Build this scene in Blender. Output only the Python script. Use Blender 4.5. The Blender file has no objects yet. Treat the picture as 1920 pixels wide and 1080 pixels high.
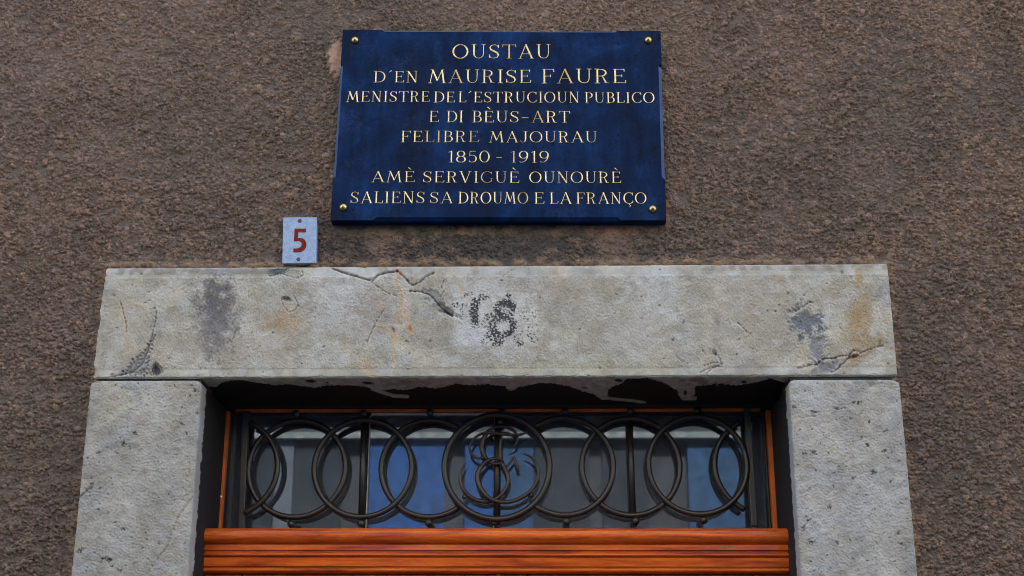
import bpy, bmesh, math, random
import numpy as np
from mathutils import Matrix, Vector
R = math.radians
rnd = random.Random(7)
sc = bpy.context.scene
col = sc.collection

# ------------------------------------------------------------------ camera
CAM = np.array([0.0, -2.8, 1.6])
FPX, PW, PH = 2450.0, 1920, 1080
def basis(p, y, r):
    cp, sp, cy, sy, cr, sr = math.cos(p), math.sin(p), math.cos(y), math.sin(y), math.cos(r), math.sin(r)
    f = np.array([sy*cp, cy*cp, sp]); ri = np.array([cy, -sy, 0.0]); up = np.cross(ri, f)
    return cr*ri + sr*up, -sr*ri + cr*up, f
CR, CU, CF = basis(R(19.109), R(-1.242), R(0.207))
cd = bpy.data.cameras.new('camera'); cam = bpy.data.objects.new('camera', cd); col.objects.link(cam)
cd.sensor_width = 36; cd.lens = FPX/PW*36; cd.clip_start = 0.05; cd.clip_end = 500
cam.matrix_world = Matrix([[CR[i], CU[i], -CF[i], CAM[i]] for i in range(3)] + [[0, 0, 0, 1]])
sc.camera = cam

# ------------------------------------------------------------------ sky, sun, exposure
SUN_EL, SUN_AZ = R(52), R(12)            # the sun stands behind the house: its street front lies in open shade
w = bpy.data.worlds.new('World'); sc.world = w; w.use_nodes = True
nt = w.node_tree; bg = nt.nodes['Background']
sky = nt.nodes.new('ShaderNodeTexSky'); sky.sky_type = 'NISHITA'; sky.sun_disc = False
sky.sun_elevation = SUN_EL; sky.sun_rotation = SUN_AZ
sky.air_density = 1.0; sky.dust_density = 3.0; sky.ozone_density = 0.6
nt.links.new(sky.outputs[0], bg.inputs[0]); bg.inputs[1].default_value = 0.15
sl = bpy.data.lights.new('sun', 'SUN'); sl.energy = 4.5; sl.angle = R(0.5); sl.color = (1, 0.95, 0.86)
sun = bpy.data.objects.new('sun', sl); col.objects.link(sun)
sd = Vector((math.sin(SUN_AZ)*math.cos(SUN_EL), math.cos(SUN_AZ)*math.cos(SUN_EL), math.sin(SUN_EL)))
sun.rotation_euler = sd.to_track_quat('Z', 'Y').to_euler(); sun.location = (0, 0, 20)
vs = sc.view_settings; vs.view_transform = 'Standard'; vs.look = 'None'; vs.gamma = 1; vs.exposure = 2.75

# ------------------------------------------------------------------ helpers
def U(px, py, y=0.0):
    """where the sight line of photo point (px,py) meets the upright plane at depth y"""
    d = (px-960)*CR + (540-py)*CU + FPX*CF
    t = (y-CAM[1])/d[1]
    return CAM[0]+d[0]*t, CAM[2]+d[2]*t
def project(V):
    q = V - CAM
    a, b, c = q@CR, q@CU, q@CF
    return 960+FPX*a/c, 540-FPX*b/c
def lin(*c):
    return tuple((v/255/12.92 if v/255 <= .04045 else ((v/255+.055)/1.055)**2.4) for v in c)
def link(name, me, parent=None, mat=None):
    o = bpy.data.objects.new(name, me); col.objects.link(o)
    if parent: o.parent = parent
    if mat: me.materials.append(mat)
    return o
def tag(o, label=None, cat=None, group=None, kind=None):
    if label: o['label'] = label
    if cat: o['category'] = cat
    if group: o['group'] = group
    if cat and not kind: o['kind'] = 'thing'
    if kind: o['kind'] = kind
    return o
def empty(name, loc, label, cat, group=None):
    o = bpy.data.objects.new(name, None); col.objects.link(o); o.location = loc
    o.empty_display_size = .1
    return tag(o, label, cat, group)
def part(o, root):
    o.parent = root
    o.matrix_parent_inverse = Matrix.Translation(-root.location)
    return o
def np_mesh(name, V, Q, smooth=True, colors=None, extra=None, ngons=()):
    me = bpy.data.meshes.new(name)
    V = np.asarray(V, np.float32); Q = np.asarray(Q, np.int32)
    nq = len(Q); ng = sum(len(g) for g in ngons)
    me.vertices.add(len(V)); me.vertices.foreach_set('co', V.ravel())
    me.loops.add(nq*4+ng); me.polygons.add(nq+len(ngons))
    li = np.concatenate([Q.ravel()] + [np.asarray(g, np.int32) for g in ngons])
    me.loops.foreach_set('vertex_index', li.astype(np.int32))
    st = list(np.arange(nq)*4); k = nq*4
    for g in ngons: st.append(k); k += len(g)
    me.polygons.foreach_set('loop_start', np.array(st, np.int32))
    sm = np.ones(nq+len(ngons), bool)*smooth; sm[nq:] = False
    me.polygons.foreach_set('use_smooth', sm)
    me.update(calc_edges=True)
    if colors is not None:
        a = me.color_attributes.new('Col', 'FLOAT_COLOR', 'POINT')
        c = np.ones((len(V), 4), np.float32); c[:, :colors.shape[1]] = colors
        a.data.foreach_set('color', c.ravel())
    return me
def grid_faces(n, m, flip=False):
    i = np.arange(n*m).reshape(n, m)
    q = np.stack([i[:-1, :-1], i[1:, :-1], i[1:, 1:], i[:-1, 1:]], -1).reshape(-1, 4)
    return q[:, ::-1] if flip else q
def fnoise(shape, d, wl, s=.45, seed=0, ax=1.0):
    """band-limited noise of wavelength wl (m); shape (rows z, cols x), spacing d, ax>1 stretches along x"""
    rg = np.random.default_rng(seed)
    n, m = shape
    F = np.fft.rfft2(rg.standard_normal(shape))
    kz = np.fft.fftfreq(n, d)[:, None]; kx = np.fft.rfftfreq(m, d)[None]*ax
    k = np.sqrt(kx*kx+kz*kz); k[0, 0] = 1e-6
    F *= np.exp(-(np.log(k*wl)/s)**2)
    r = np.fft.irfft2(F, s=shape); r -= r.mean()
    return r/(r.std()+1e-9)
def smooth01(x): x = np.clip(x, 0, 1); return x*x*(3-2*x)
def dist_poly(px, py, pts):
    """distance of every point to a polyline, in photo pixels"""
    D = np.full(px.shape, 1e9)
    for (ax, ay), (bx, by) in zip(pts[:-1], pts[1:]):
        dx, dy = bx-ax, by-ay
        t = np.clip(((px-ax)*dx+(py-ay)*dy)/(dx*dx+dy*dy+1e-9), 0, 1)
        D = np.minimum(D, np.hypot(px-ax-t*dx, py-ay-t*dy))
    return D
def blob(px, py, cx, cy, rx, ry, rot=0, soft=.5, n=0):
    c, s = math.cos(R(rot)), math.sin(R(rot))
    x, y = px-cx, py-cy
    d = np.hypot((c*x+s*y)/rx, (-s*x+c*y)/ry) + n
    return smooth01((1+soft-d)/(2*soft))
def mixc(C, a, c):
    c = np.array(lin(*c)) if max(c) > 1.5 else np.array(c)
    C += (c-C)*np.clip(a, 0, 1)[..., None]
class MB:
    """collects simple shapes into one mesh"""
    def __init__(s): s.v = []; s.f = []; s.sm = []
    def add(s, V, F, smooth=False):
        k = len(s.v); s.v += [tuple(map(float, p)) for p in V]
        s.f += [[k+i for i in f] for f in F]; s.sm += [smooth]*len(F)
    def box(s, x0, x1, y0, y1, z0, z1):
        V = [(x, y, z) for x in (x0, x1) for y in (y0, y1) for z in (z0, z1)]
        s.add(V, [(0, 1, 3, 2), (4, 6, 7, 5), (0, 4, 5, 1), (2, 3, 7, 6), (0, 2, 6, 4), (1, 5, 7, 3)])
    def prism_x(s, prof, xa, xb, smooth=False):
        """profile [(y,z)] run along x; xa, xb are functions or numbers"""
        n = len(prof)
        V = [(xa, y, z) for y, z in prof]+[(xb, y, z) for y, z in prof]
        s.add(V, [(i, (i+1) % n, n+(i+1) % n, n+i) for i in range(n)], smooth)
        s.add(V, [list(range(n))[::-1], list(range(n, 2*n))])
    def tube(s, P, r, seg=10, closed=False, flat=1.0):
        P = np.array(P, float); n = len(P)
        r = np.full(n, r) if np.isscalar(r) else np.array(r)
        T = np.roll(P, -1, 0)-np.roll(P, 1, 0)
        if not closed: T[0] = P[1]-P[0]; T[-1] = P[-1]-P[-2]
        T /= np.linalg.norm(T, axis=1)[:, None]
        V = []
        for i in range(n):
            a = np.array([0, 1.0, 0]); a = a-T[i]*(a@T[i])
            if np.linalg.norm(a) < 1e-4: a = np.array([1.0, 0, 0])
            a /= np.linalg.norm(a); b = np.cross(T[i], a)
            for k in range(seg):
                t = 2*math.pi*k/seg
                V.append(P[i]+r[i]*(flat*math.cos(t)*a+math.sin(t)*b))
        F = []
        for i in range(n if closed else n-1):
            j = (i+1) % n
            for k in range(seg):
                F.append((i*seg+k, i*seg+(k+1) % seg, j*seg+(k+1) % seg, j*seg+k))
        s.add(V, F, True)
        if not closed: s.add(V, [list(range(seg))[::-1], list(range((n-1)*seg, n*seg))])
    def lathe_y(s, c, prof, seg=20):
        """profile [(radius, y offset)] turned about the y axis through c"""
        V = []; m = len(prof)
        for k in range(seg):
            t = 2*math.pi*k/seg
            V += [(c[0]+r*math.cos(t), c[1]+y, c[2]+r*math.sin(t)) for r, y in prof]
        F = [(k*m+i, k*m+i+1, ((k+1) % seg)*m+i+1, ((k+1) % seg)*m+i) for k in range(seg) for i in range(m-1)]
        s.add(V, F, True)
    def sphere(s, c, r, seg=14, rings=9):
        V = []; F = []
        for i in range(rings+1):
            a = math.pi*i/rings
            for k in range(seg):
                t = 2*math.pi*k/seg
                V.append((c[0]+r*math.sin(a)*math.cos(t), c[1]+r*math.sin(a)*math.sin(t), c[2]+r*math.cos(a)))
        for i in range(rings):
            for k in range(seg):
                F.append((i*seg+k, i*seg+(k+1) % seg, (i+1)*seg+(k+1) % seg, (i+1)*seg+k))
        s.add(V, F, True)
    def build(s, name, mat, root=None, bevel=0):
        me = bpy.data.meshes.new(name); me.from_pydata(s.v, [], s.f); me.materials.append(mat)
        me.polygons.foreach_set('use_smooth', s.sm)
        bm = bmesh.new(); bm.from_mesh(me)
        bmesh.ops.remove_doubles(bm, verts=bm.verts, dist=1e-5)
        bmesh.ops.recalc_face_normals(bm, faces=bm.faces)
        bm.to_mesh(me); bm.free(); me.update()
        o = bpy.data.objects.new(name, me); col.objects.link(o)
        if bevel:
            b = o.modifiers.new('edge', 'BEVEL'); b.width = bevel; b.segments = 2; b.limit_method = 'ANGLE'; b.angle_limit = R(40)
        if root: part(o, root)
        return o

# ------------------------------------------------------------------ materials
class NT:
    def __init__(s, name):
        s.m = bpy.data.materials.new(name); s.m.use_nodes = True; s.t = s.m.node_tree
        s.b = s.t.nodes['Principled BSDF']; s.out = s.t.nodes['Material Output']
    def n(s, typ, **kw):
        o = s.t.nodes.new(typ)
        for k, v in kw.items():
            if k in o.inputs: o.inputs[k].default_value = v
            else: setattr(o, k, v)
        return o
    def l(s, a, b): s.t.links.new(a, b)
    def coord(s, scale=(1, 1, 1)):
        g = s.n('ShaderNodeNewGeometry'); mp = s.n('ShaderNodeMapping'); mp.inputs['Scale'].default_value = scale
        s.l(g.outputs['Position'], mp.inputs['Vector']); return mp.outputs[0]
    def noise(s, scale, det=4, rough=.55, dist=0, sc=(1, 1, 1)):
        o = s.n('ShaderNodeTexNoise'); o.inputs['Scale'].default_value = scale; o.inputs['Detail'].default_value = det
        o.inputs['Roughness'].default_value = rough; o.inputs['Distortion'].default_value = dist
        s.l(s.coord(sc), o.inputs['Vector']); return o.outputs['Fac']
    def ramp(s, fac, stops):
        o = s.n('ShaderNodeValToRGB'); e = o.color_ramp.elements
        while len(e) < len(stops): e.new(.5)
        for q, (p, c) in zip(e, stops):
            q.position = p; q.color = (*c, 1) if not np.isscalar(c) else (c, c, c, 1)
        s.l(fac, o.inputs[0]); return o.outputs[0]
    def mix(s, a, b, fac, mode='MIX'):
        o = s.n('ShaderNodeMix', data_type='RGBA', blend_type=mode)
        for sock, v in ((o.inputs[6], a), (o.inputs[7], b), (o.inputs[0], fac)):
            if hasattr(v, 'is_linked') or hasattr(v, 'links'): s.l(v, sock)
            elif np.isscalar(v): sock.default_value = v
            else: sock.default_value = (*v, 1)
        return o.outputs[2]
    def bump(s, h, strength, dist, prev=None):
        o = s.n('ShaderNodeBump'); o.inputs['Strength'].default_value = strength; o.inputs['Distance'].default_value = dist
        s.l(h, o.inputs['Height'])
        if prev: s.l(prev, o.inputs['Normal'])
        return o.outputs[0]
    def fin(s, colr=None, rough=.8, normal=None, metal=0, spec=None, coat=0):
        b = s.b
        if colr is not None:
            if hasattr(colr, 'links'): s.l(colr, b.inputs['Base Color'])
            else: b.inputs['Base Color'].default_value = (*colr, 1)
        if hasattr(rough, 'links'): s.l(rough, b.inputs['Roughness'])
        else: b.inputs['Roughness'].default_value = rough
        if normal: s.l(normal, b.inputs['Normal'])
        b.inputs['Metallic'].default_value = metal
        if spec is not None: b.inputs['Specular IOR Level'].default_value = spec
        if coat: b.inputs['Coat Weight'].default_value = coat; b.inputs['Coat Roughness'].default_value = .07; b.inputs['Coat IOR'].default_value = 1.6
        return s.m

def mat_plaster():
    t = NT('roughcast')
    big = t.noise(2.6, 6, .62, .3); mid = t.noise(95, 4, .62, 0, (.8, 1, 1.2)); fine = t.noise(290, 3, .6)
    a = t.mix(t.ramp(big, [(.36, (.128, .106, .086)), (.62, (.245, .178, .132))]), t.ramp(mid, [(.36, (.105, .090, .075)), (.66, (.290, .212, .160))]), .5)
    a = t.mix(a, t.ramp(fine, [(.3, .6), (.62, 1.15), (.75, 1.7)]), .8, 'MULTIPLY')
    gr_ = t.n('ShaderNodeAttribute', attribute_name='Grit')
    a = t.mix(a, t.ramp(gr_.outputs['Fac'], [(0.0, (.52, .51, .51)), (.45, (.67, .61, .575)), (.8, (.86, .755, .68)), (1.0, (1.25, 1.11, 1.0))]), .92, 'MULTIPLY')
    at = t.n('ShaderNodeVertexColor', layer_name='Col')
    a = t.mix(a, at.outputs['Color'], at.outputs['Alpha'])
    nb = t.bump(t.noise(420, 3, .6), .6, .002)
    return t.fin(a, .92, nb, spec=.25)
def mat_stone():
    t = NT('limestone')
    at = t.n('ShaderNodeVertexColor', layer_name='Col')
    sp = t.noise(420, 4, .7); mid = t.noise(60, 5, .7)
    c = t.mix(at.outputs['Color'], t.ramp(sp, [(.3, .85), (.5, 1.0), (.72, 1.1)]), .4, 'MULTIPLY')
    c = t.mix(c, t.ramp(mid, [(.3, .86), (.7, 1.1)]), .7, 'MULTIPLY')
    nb = t.bump(t.noise(260, 4, .65, 0, (1, 1, 1.7)), .6, .002)
    return t.fin(c, .85, nb, spec=.3)
def mat_slate():
    t = NT('blue_marble')
    big = t.noise(7, 7, .62, .6); streak = t.noise(26, 5, .6, .2, (1, 1, .16)); fine = t.noise(120, 5, .7)
    c = t.ramp(big, [(.33, (.0008, .0048, .018)), (.5, (.0012, .0112, .043)), (.68, (.0042, .0250, .088))])
    c = t.mix(c, t.ramp(streak, [(.35, .6), (.5, 1.0), (.68, 1.5)]), .8, 'MULTIPLY')
    c = t.mix(c, t.ramp(fine, [(.3, .6), (.72, 1.45)]), .75, 'MULTIPLY')
    vo = t.n('ShaderNodeTexVoronoi'); vo.inputs['Scale'].default_value = 46; t.l(t.coord((1, 1, .8)), vo.inputs['Vector'])
    spots = t.ramp(vo.outputs['Distance'], [(.10, 1.0), (.17, 0.0)])
    sel = t.ramp(t.noise(31, 2), [(.46, 0.0), (.53, .95)])
    k = t.n('ShaderNodeMath', operation='MULTIPLY'); t.l(spots, k.inputs[0]); t.l(sel, k.inputs[1])
    c = t.mix(c, (.004, .006, .012), k.outputs[0])
    scr = t.ramp(t.noise(38, 8, .75, 1.6), [(.485, 0.0), (.5, .5), (.515, 0.0)])
    scm = t.ramp(t.noise(9, 3), [(.52, 0.0), (.66, .8)])
    k2 = t.n('ShaderNodeMath', operation='MULTIPLY'); t.l(scr, k2.inputs[0]); t.l(scm, k2.inputs[1])
    c = t.mix(c, (.07, .11, .22), k2.outputs[0])
    nb = t.bump(t.noise(160, 4, .6), .12, .001)
    return t.fin(c, t.ramp(big, [(.3, .40), (.7, .55)]), nb, spec=.055)
def mat_wood(name, a=(.40, .060, .007), b=(.64, .130, .012), d=(.12, .014, .003), stretch=(1.6, 12, 16), coat=.38, rough=.40):
    t = NT(name)
    g = t.noise(4, 5, .6, .6, stretch); g2 = t.noise(44, 6, .7, .2, stretch)
    c = t.ramp(g, [(.24, d), (.42, a), (.66, b)])
    c = t.mix(c, t.ramp(g2, [(.32, .6), (.52, 1.0), (.7, 1.15)]), .55, 'MULTIPLY')
    nb = t.bump(g2, .12, .001)
    return t.fin(c, rough, nb, coat=coat, spec=.12)
def mat_iron(name='wrought_iron', rust=(.024, .017, .012), hi=(.018, .0165, .0145)):
    t = NT(name)
    g = t.noise(55, 5, .65); g2 = t.noise(9, 4, .6)
    c = t.mix(t.ramp(g, [(.35, (.006, .0058, .0054)), (.7, hi)]), t.ramp(g2, [(.4, (.012, .011, .010)), (.7, rust)]), .45)
    nb = t.bump(t.noise(190, 4, .6), .5, .0012)
    return t.fin(c, t.ramp(g, [(.3, .30), (.7, .52)]), nb, spec=.6)
def mat_plain(name, c, rough=.6, metal=0, nscale=40, var=.25, bump=.2, spec=.4):
    t = NT(name)
    g = t.noise(nscale, 5, .65)
    k = t.ramp(g, [(.3, tuple(v*(1-var) for v in c)), (.7, tuple(v*(1+var) for v in c))])
    return t.fin(k, rough, t.bump(t.noise(nscale*5, 3), bump, .001), metal, spec)
def mat_gold():
    t = NT('gilding')
    at = t.n('ShaderNodeVertexColor', layer_name='Col')
    c = t.mix(at.outputs['Color'], t.ramp(t.noise(260, 4, .7), [(.34, (.30, .18, .06)), (.56, (1, 1, 1))]), .8, 'MULTIPLY')
    return t.fin(c, .42, metal=.25, spec=.5)
def mat_glass():
    t = NT('old_glass')
    fr = t.n('ShaderNodeFresnel', IOR=1.85)
    gl = t.n('ShaderNodeBsdfGlossy', Roughness=0.02); gl.inputs['Color'].default_value = (.93, .97, 1, 1)
    tr = t.n('ShaderNodeBsdfTransparent'); tr.inputs['Color'].default_value = (.55, .6, .62, 1)
    df = t.n('ShaderNodeBsdfDiffuse'); df.inputs['Color'].default_value = (.11, .13, .16, 1)
    dm = t.n('ShaderNodeMixShader'); dust = t.ramp(t.noise(14, 6, .7, .4), [(.3, .30), (.7, .55)]); t.l(dust, dm.inputs[0])          # a film of street dust
    t.l(tr.outputs[0], dm.inputs[1]); t.l(df.outputs[0], dm.inputs[2])
    mx = t.n('ShaderNodeMixShader'); t.l(fr.outputs[0], mx.inputs[0]); t.l(dm.outputs[0], mx.inputs[1]); t.l(gl.outputs[0], mx.inputs[2])
    t.l(mx.outputs[0], t.out.inputs['Surface'])
    return t.m
M_PLASTER, M_STONE, M_SLATE, M_IRON, M_GOLD, M_GLASS = mat_plaster(), mat_stone(), mat_slate(), mat_iron(), mat_gold(), mat_glass()
M_RUSTY = mat_iron('rusty_iron', (.060, .034, .022), (.036, .026, .020))
M_WOOD = mat_wood('varnished_wood')
M_WOODV = mat_wood('varnished_wood_upright', stretch=(14, 12, 1.6))
M_BEAD = mat_plain('bead_wood', (.47, .10, .014), .4, nscale=25, var=.3)
M_BLACK = mat_plain('black_frame_paint', (.011, .0105, .0105), .5, nscale=60)
M_BRASS = mat_plain('brass', (.55, .40, .13), .28, 1.0, 80, .2, .1)
M_SCREW = mat_plain('dull_screw', (.09, .075, .06), .5, .7)
M_MORTAR = mat_plain('joint_mortar', (.035, .030, .025), .95)
M_PUTTY_LEAK = mat_plain('putty_and_light_leak', (.52, .55, .56), .6)

# ------------------------------------------------------------------ key measures (metres, wall face at y = 0)
YS = -0.012                                         # stone face
L_TL, L_TR, L_BL, L_BR = U(198, 502, YS), U(1665, 494, YS), U(173, 709, YS), U(1684, 704, YS)
LZB = (L_BL[1]+L_BR[1])/2                            # underside of the lintel
JL = (U(170, 713, YS)[0], U(379, 713, YS)[0]); JL_B = (U(133, 1080, YS)[0], U(352, 1080, YS)[0])
JR = (U(1478, 707, YS)[0], U(1686, 707, YS)[0]); JR_B = (U(1502, 1080, YS)[0], U(1721, 1080, YS)[0])
xl_in = (JL[1]+JL_B[1])/2; xr_in = (JR[0]+JR_B[0])/2
xl_out = (JL[0]+JL_B[0])/2; xr_out = (JR[1]+JR_B[1])/2
REV = 0.36                                          # depth of the stone reveal
HOUSE_H, HOUSE_D = 9.0, 7.0

# ------------------------------------------------------------------ ground and the far side of the street
def plane_obj(name, x0, x1, y0, y1, z, mat, **kw):
    o = link(name, np_mesh(name, [(x0, y0, z), (x1, y0, z), (x1, y1, z), (x0, y1, z)], [(0, 1, 2, 3)]), None, mat)
    tag(o, **kw); return o
plane_obj('ground', -150, 150, -150, 150, 0, mat_plain('asphalt', (.06, .058, .055), .9, nscale=9), kind='structure')

# ------------------------------------------------------------------ the house with its roughcast front
house = empty('house', (0, 0, 0), 'brown roughcast house front around the stone doorway under the blue plaque', 'house')
def build_front_wall():
    d = 0.0018
    x0, x1, z0, z1 = -1.80, 1.66, 1.78, 3.78
    nx, nz = int((x1-x0)/d)+1, int((z1-z0)/d)+1
    X, Z = np.meshgrid(x0+np.arange(nx)*d, z0+np.arange(nz)*d)
    sh = X.shape
    n11, n6, n40 = fnoise(sh, d, .0118, .42, 1, 1.2), fnoise(sh, d, .0054, .38, 2, 1.15), fnoise(sh, d, .05, .5, 3)
    n200 = fnoise(sh, d, .25, .5, 4); nedge = fnoise(sh, d, .02, .7, 5)
    # thrown grit: some 390,000 rounded grains of mortar, heaped where n40 is high
    H = np.full(sh[0]*sh[1], -.0012); T = np.zeros(sh[0]*sh[1])
    rg = np.random.default_rng(11)
    for count, r0, r1, hk in ((255000, .0020, .0030, .75), (128000, .0030, .0049, .62), (12000, .005, .0072, .48)):
        gx, gz = rg.uniform(0, nx-1, count), rg.uniform(0, nz-1, count)
        ix, iz = gx.astype(int), gz.astype(int)
        keep = rg.random(count) < .62+.25*n40[iz, ix]
        gx, gz, ix, iz = gx[keep], gz[keep], ix[keep], iz[keep]; m = len(gx)
        rr = rg.uniform(r0, r1, m); ax_ = rg.uniform(.8, 1.35, m); base = rg.normal(0, .0006, m); tone = rg.random(m)
        k = int(r1*1.3/d)+1
        for oz in range(-k, k+1):
            for ox in range(-k, k+1):
                jx, jz = ix+ox, iz+oz
                q = np.hypot((jx-gx)*d/ax_, (jz-gz)*d*1.1)/rr
                ok = (q < 1) & (jx >= 0) & (jx < nx) & (jz >= 0) & (jz < nz)
                idx = jz[ok]*nx+jx[ok]; hh = base[ok]+hk*rr[ok]*np.sqrt(1-q[ok]**2)
                old = H[idx]; np.maximum.at(H, idx, hh)
                up = H[idx] > old; T[idx[up]] = tone[ok][up]
    H = H.reshape(sh); T = T.reshape(sh)
    H = H-H.mean(); H += .0006*n6+.0005*n11*.5
    amp = 1+.12*n200; h = H
    V = np.stack([X, np.zeros(sh), Z], -1)
    px, py = project(V.reshape(-1, 3)); px = px.reshape(sh); py = py.reshape(sh)
    C = np.zeros(sh+(3,)); A = np.zeros(sh); sm = np.ones(sh)
    def stain(a, c):
        a = np.clip(a, 0, 1); c = np.array(lin(*c))*1.45
        na = a+A*(1-a)
        C[:] = np.where(na[..., None] > 1e-4, (c*a[..., None]+C*(A*(1-a))[..., None])/np.maximum(na, 1e-4)[..., None], C)
        A[:] = na
    e = .22*nedge; e2 = .3*n40+.12*nedge
    B = lambda *q, **k: blob(px, py, *q, **k)
    for cx, cy, rx, ry, c, s in [                                   # broad greyer and browner weathering
        (575, 40, 90, 60, (66, 64, 60), .5), (560, 200, 60, 130, (72, 69, 64), .4), (1885, 170, 70, 60, (58, 58, 57), .6),
        (1300, 430, 110, 60, (72, 69, 66), .5), (1650, 200, 130, 120, (76, 72, 68), .35), (1500, 330, 260, 60, (96, 83, 76), .25),
        (60, 120, 160, 160, (104, 92, 87), .3), (330, 100, 120, 90, (104, 92, 84), .35), (330, 300, 150, 110, (98, 86, 80), .3),
        (100, 620, 80, 70, (104, 86, 80), .35), (60, 900, 90, 150, (66, 62, 58), .45), (150, 780, 40, 150, (66, 60, 56), .4),
        (1720, 620, 50, 170, (62, 58, 55), .5), (1780, 900, 70, 180, (62, 58, 55), .45), (1850, 700, 80, 60, (92, 76, 70), .3),
        (1400, 110, 140, 60, (108, 92, 84), .3), (960, 20, 330, 28, (98, 84, 76), .35), (500, 440, 130, 50, (84, 74, 68), .3)]:
        stain(B(cx, cy, rx, ry, soft=.75, n=e2)*s*.55, c)
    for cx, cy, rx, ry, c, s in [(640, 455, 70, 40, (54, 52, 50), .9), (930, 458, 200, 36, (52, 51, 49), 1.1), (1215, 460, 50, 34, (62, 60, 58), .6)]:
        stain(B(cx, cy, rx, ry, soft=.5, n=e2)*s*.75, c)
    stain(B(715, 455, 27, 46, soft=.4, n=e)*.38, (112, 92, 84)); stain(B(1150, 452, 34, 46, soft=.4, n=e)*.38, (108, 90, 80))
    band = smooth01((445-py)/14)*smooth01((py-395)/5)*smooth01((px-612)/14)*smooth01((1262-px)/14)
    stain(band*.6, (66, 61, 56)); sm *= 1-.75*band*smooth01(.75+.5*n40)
    stain(B(1160, 428, 45, 12, soft=.4, n=e)*.6, (112, 84, 70))
    p = B(630, 108, 15, 30, soft=.3, n=e*.55); stain(p*.85, (142, 118, 102)); sm *= 1-.9*p
    stain(B(638, 97, 7, 12, soft=.4, n=e)*.6, (120, 84, 58))
    stain(B(1250, 388, 6, 20, soft=.6, n=e)*.55, (112, 80, 55)); stain(B(1242, 424, 13, 9, -35, soft=.6, n=e)*.55, (112, 80, 55))
    zt = L_TL[1]+(X-L_TL[0])/(L_TR[0]-L_TL[0])*(L_TR[1]-L_TL[1])
    inx = smooth01((X-L_TL[0]+.02)/.02)*smooth01((L_TR[0]+.02-X)/.02)
    dz = Z-zt
    lip = np.exp(-((dz-.006)/.010)**2)*inx
    stain(np.exp(-(np.maximum(dz-.004, 0)/.012)**2)*inx*(.42+.25*n40), (112, 92, 70))
    # plaster dies against the upright stones: a little dirtier there
    sm *= 1-.35*lip
    y = -(h*amp*sm+.006*lip*(1+.25*n40)+.0007*n40+.0012*n200)
    fade = np.minimum.reduce([X-x0, x1-X, Z-z0, z1-Z])
    y *= smooth01(fade/.03)
    V[..., 1] = y
    Q = grid_faces(nz, nx, True)
    cx = X.ravel()[Q].mean(1); cz = Z.ravel()[Q].mean(1)
    hole = (cx > xl_out+.04) & (cx < xr_out-.04) & (cz < L_TL[1]-.04)
    Q = Q[~hole]
    # the rest of the front, coarse, round the worked area
    VV = [V.reshape(-1, 3)]; QQ = [Q]; k = nx*nz
    CC = [np.concatenate([C, A[..., None]], -1).reshape(-1, 4)]
    def quad(a, b, c, dd):
        nonlocal k
        VV.append(np.array([(a, 0, c), (b, 0, c), (b, 0, dd), (a, 0, dd)])); QQ.append(np.array([[k, k+1, k+2, k+3]])); CC.append(np.zeros((4, 4))); k += 4
    xe, ze = x0+(nx-1)*d, z0+(nz-1)*d
    quad(-6, x0, 0, HOUSE_H); quad(xe, 6, 0, HOUSE_H); quad(x0, xe, ze, HOUSE_H)
    quad(x0, xl_out+.04, 0, z0); quad(xr_out-.04, xe, 0, z0)
    me = np_mesh('front_wall', np.concatenate(VV), np.concatenate(QQ), True, np.concatenate(CC))
    ga = me.attributes.new('Grit', 'FLOAT', 'POINT'); ga.data.foreach_set('value', np.concatenate([T.ravel(), np.full(k-nx*nz, .5)]).astype(np.float32))
    used = np.zeros(len(me.vertices), bool)
    bm = bmesh.new(); bm.from_mesh(me)
    bmesh.ops.delete(bm, geom=[v for v in bm.verts if not v.link_faces], context='VERTS')
    bm.to_mesh(me); bm.free()
    part(link('front_wall', me, None, M_PLASTER), house)
build_front_wall()
mb = MB()                                            # the body of the house behind its front
mb.box(-6, -5.7, .02, HOUSE_D, 0, HOUSE_H); mb.box(5.7, 6, .02, HOUSE_D, 0, HOUSE_H); mb.box(-5.7, 5.7, HOUSE_D-.3, HOUSE_D, 0, HOUSE_H)
M_RENDER = mat_plain('plain_render', (.16, .13, .11), .9, nscale=6)
mb.build('side_walls', M_RENDER, house)
mb = MB(); mb.box(-6.3, 6.3, -.35, HOUSE_D+.3, HOUSE_H, HOUSE_H+.25); mb.build('roof', mat_plain('roof_tile', (.24, .10, .06), .9), house)
mb = MB(); mb.box(-1.1, 1.0, 1.6, 1.7, 0, 3.0); mb.box(-1.2, -1.1, .45, 1.7, 0, 3.0); mb.box(1.0, 1.1, .45, 1.7, 0, 3.0); mb.box(-1.2, 1.1, .45, 1.7, 3.0, 3.1)
mb.build('hallway', mat_plain('dim_hall_paint', (.12, .12, .12), .9), house)

# ------------------------------------------------------------------ stone door surround
surround = empty('door_surround', ((xl_in+xr_in)/2, 0, 0), 'weathered pale grey limestone door surround of lintel and two uprights', 'door surround')
def rounded_path(pts, r, step, dens):
    """polyline with rounded corners, resampled; pts [(a,b)], dens: spacing per segment"""
    out = []
    P = [np.array(p, float) for p in pts]
    cur = P[0]
    for i in range(1, len(P)):
        d = P[i]-P[i-1]; L = np.linalg.norm(d); d /= L
        end = P[i]-d*r if i < len(P)-1 else P[i]
        n = max(1, int(np.linalg.norm(end-cur)/dens[i-1]))
        out += [cur+(end-cur)*k/n for k in range(n)]
        if i < len(P)-1:
            d2 = P[i+1]-P[i]; d2 /= np.linalg.norm(d2); nxt = P[i]+d2*r
            for k in range(6):
                t = k/6; out.append((1-t)**2*end+2*t*(1-t)*P[i]+t*t*nxt)
            cur = nxt
        else: out.append(end)
    out = np.array(out)
    T = np.gradient(out, axis=0); T /= np.linalg.norm(T, axis=1)[:, None]
    return out, T
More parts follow.
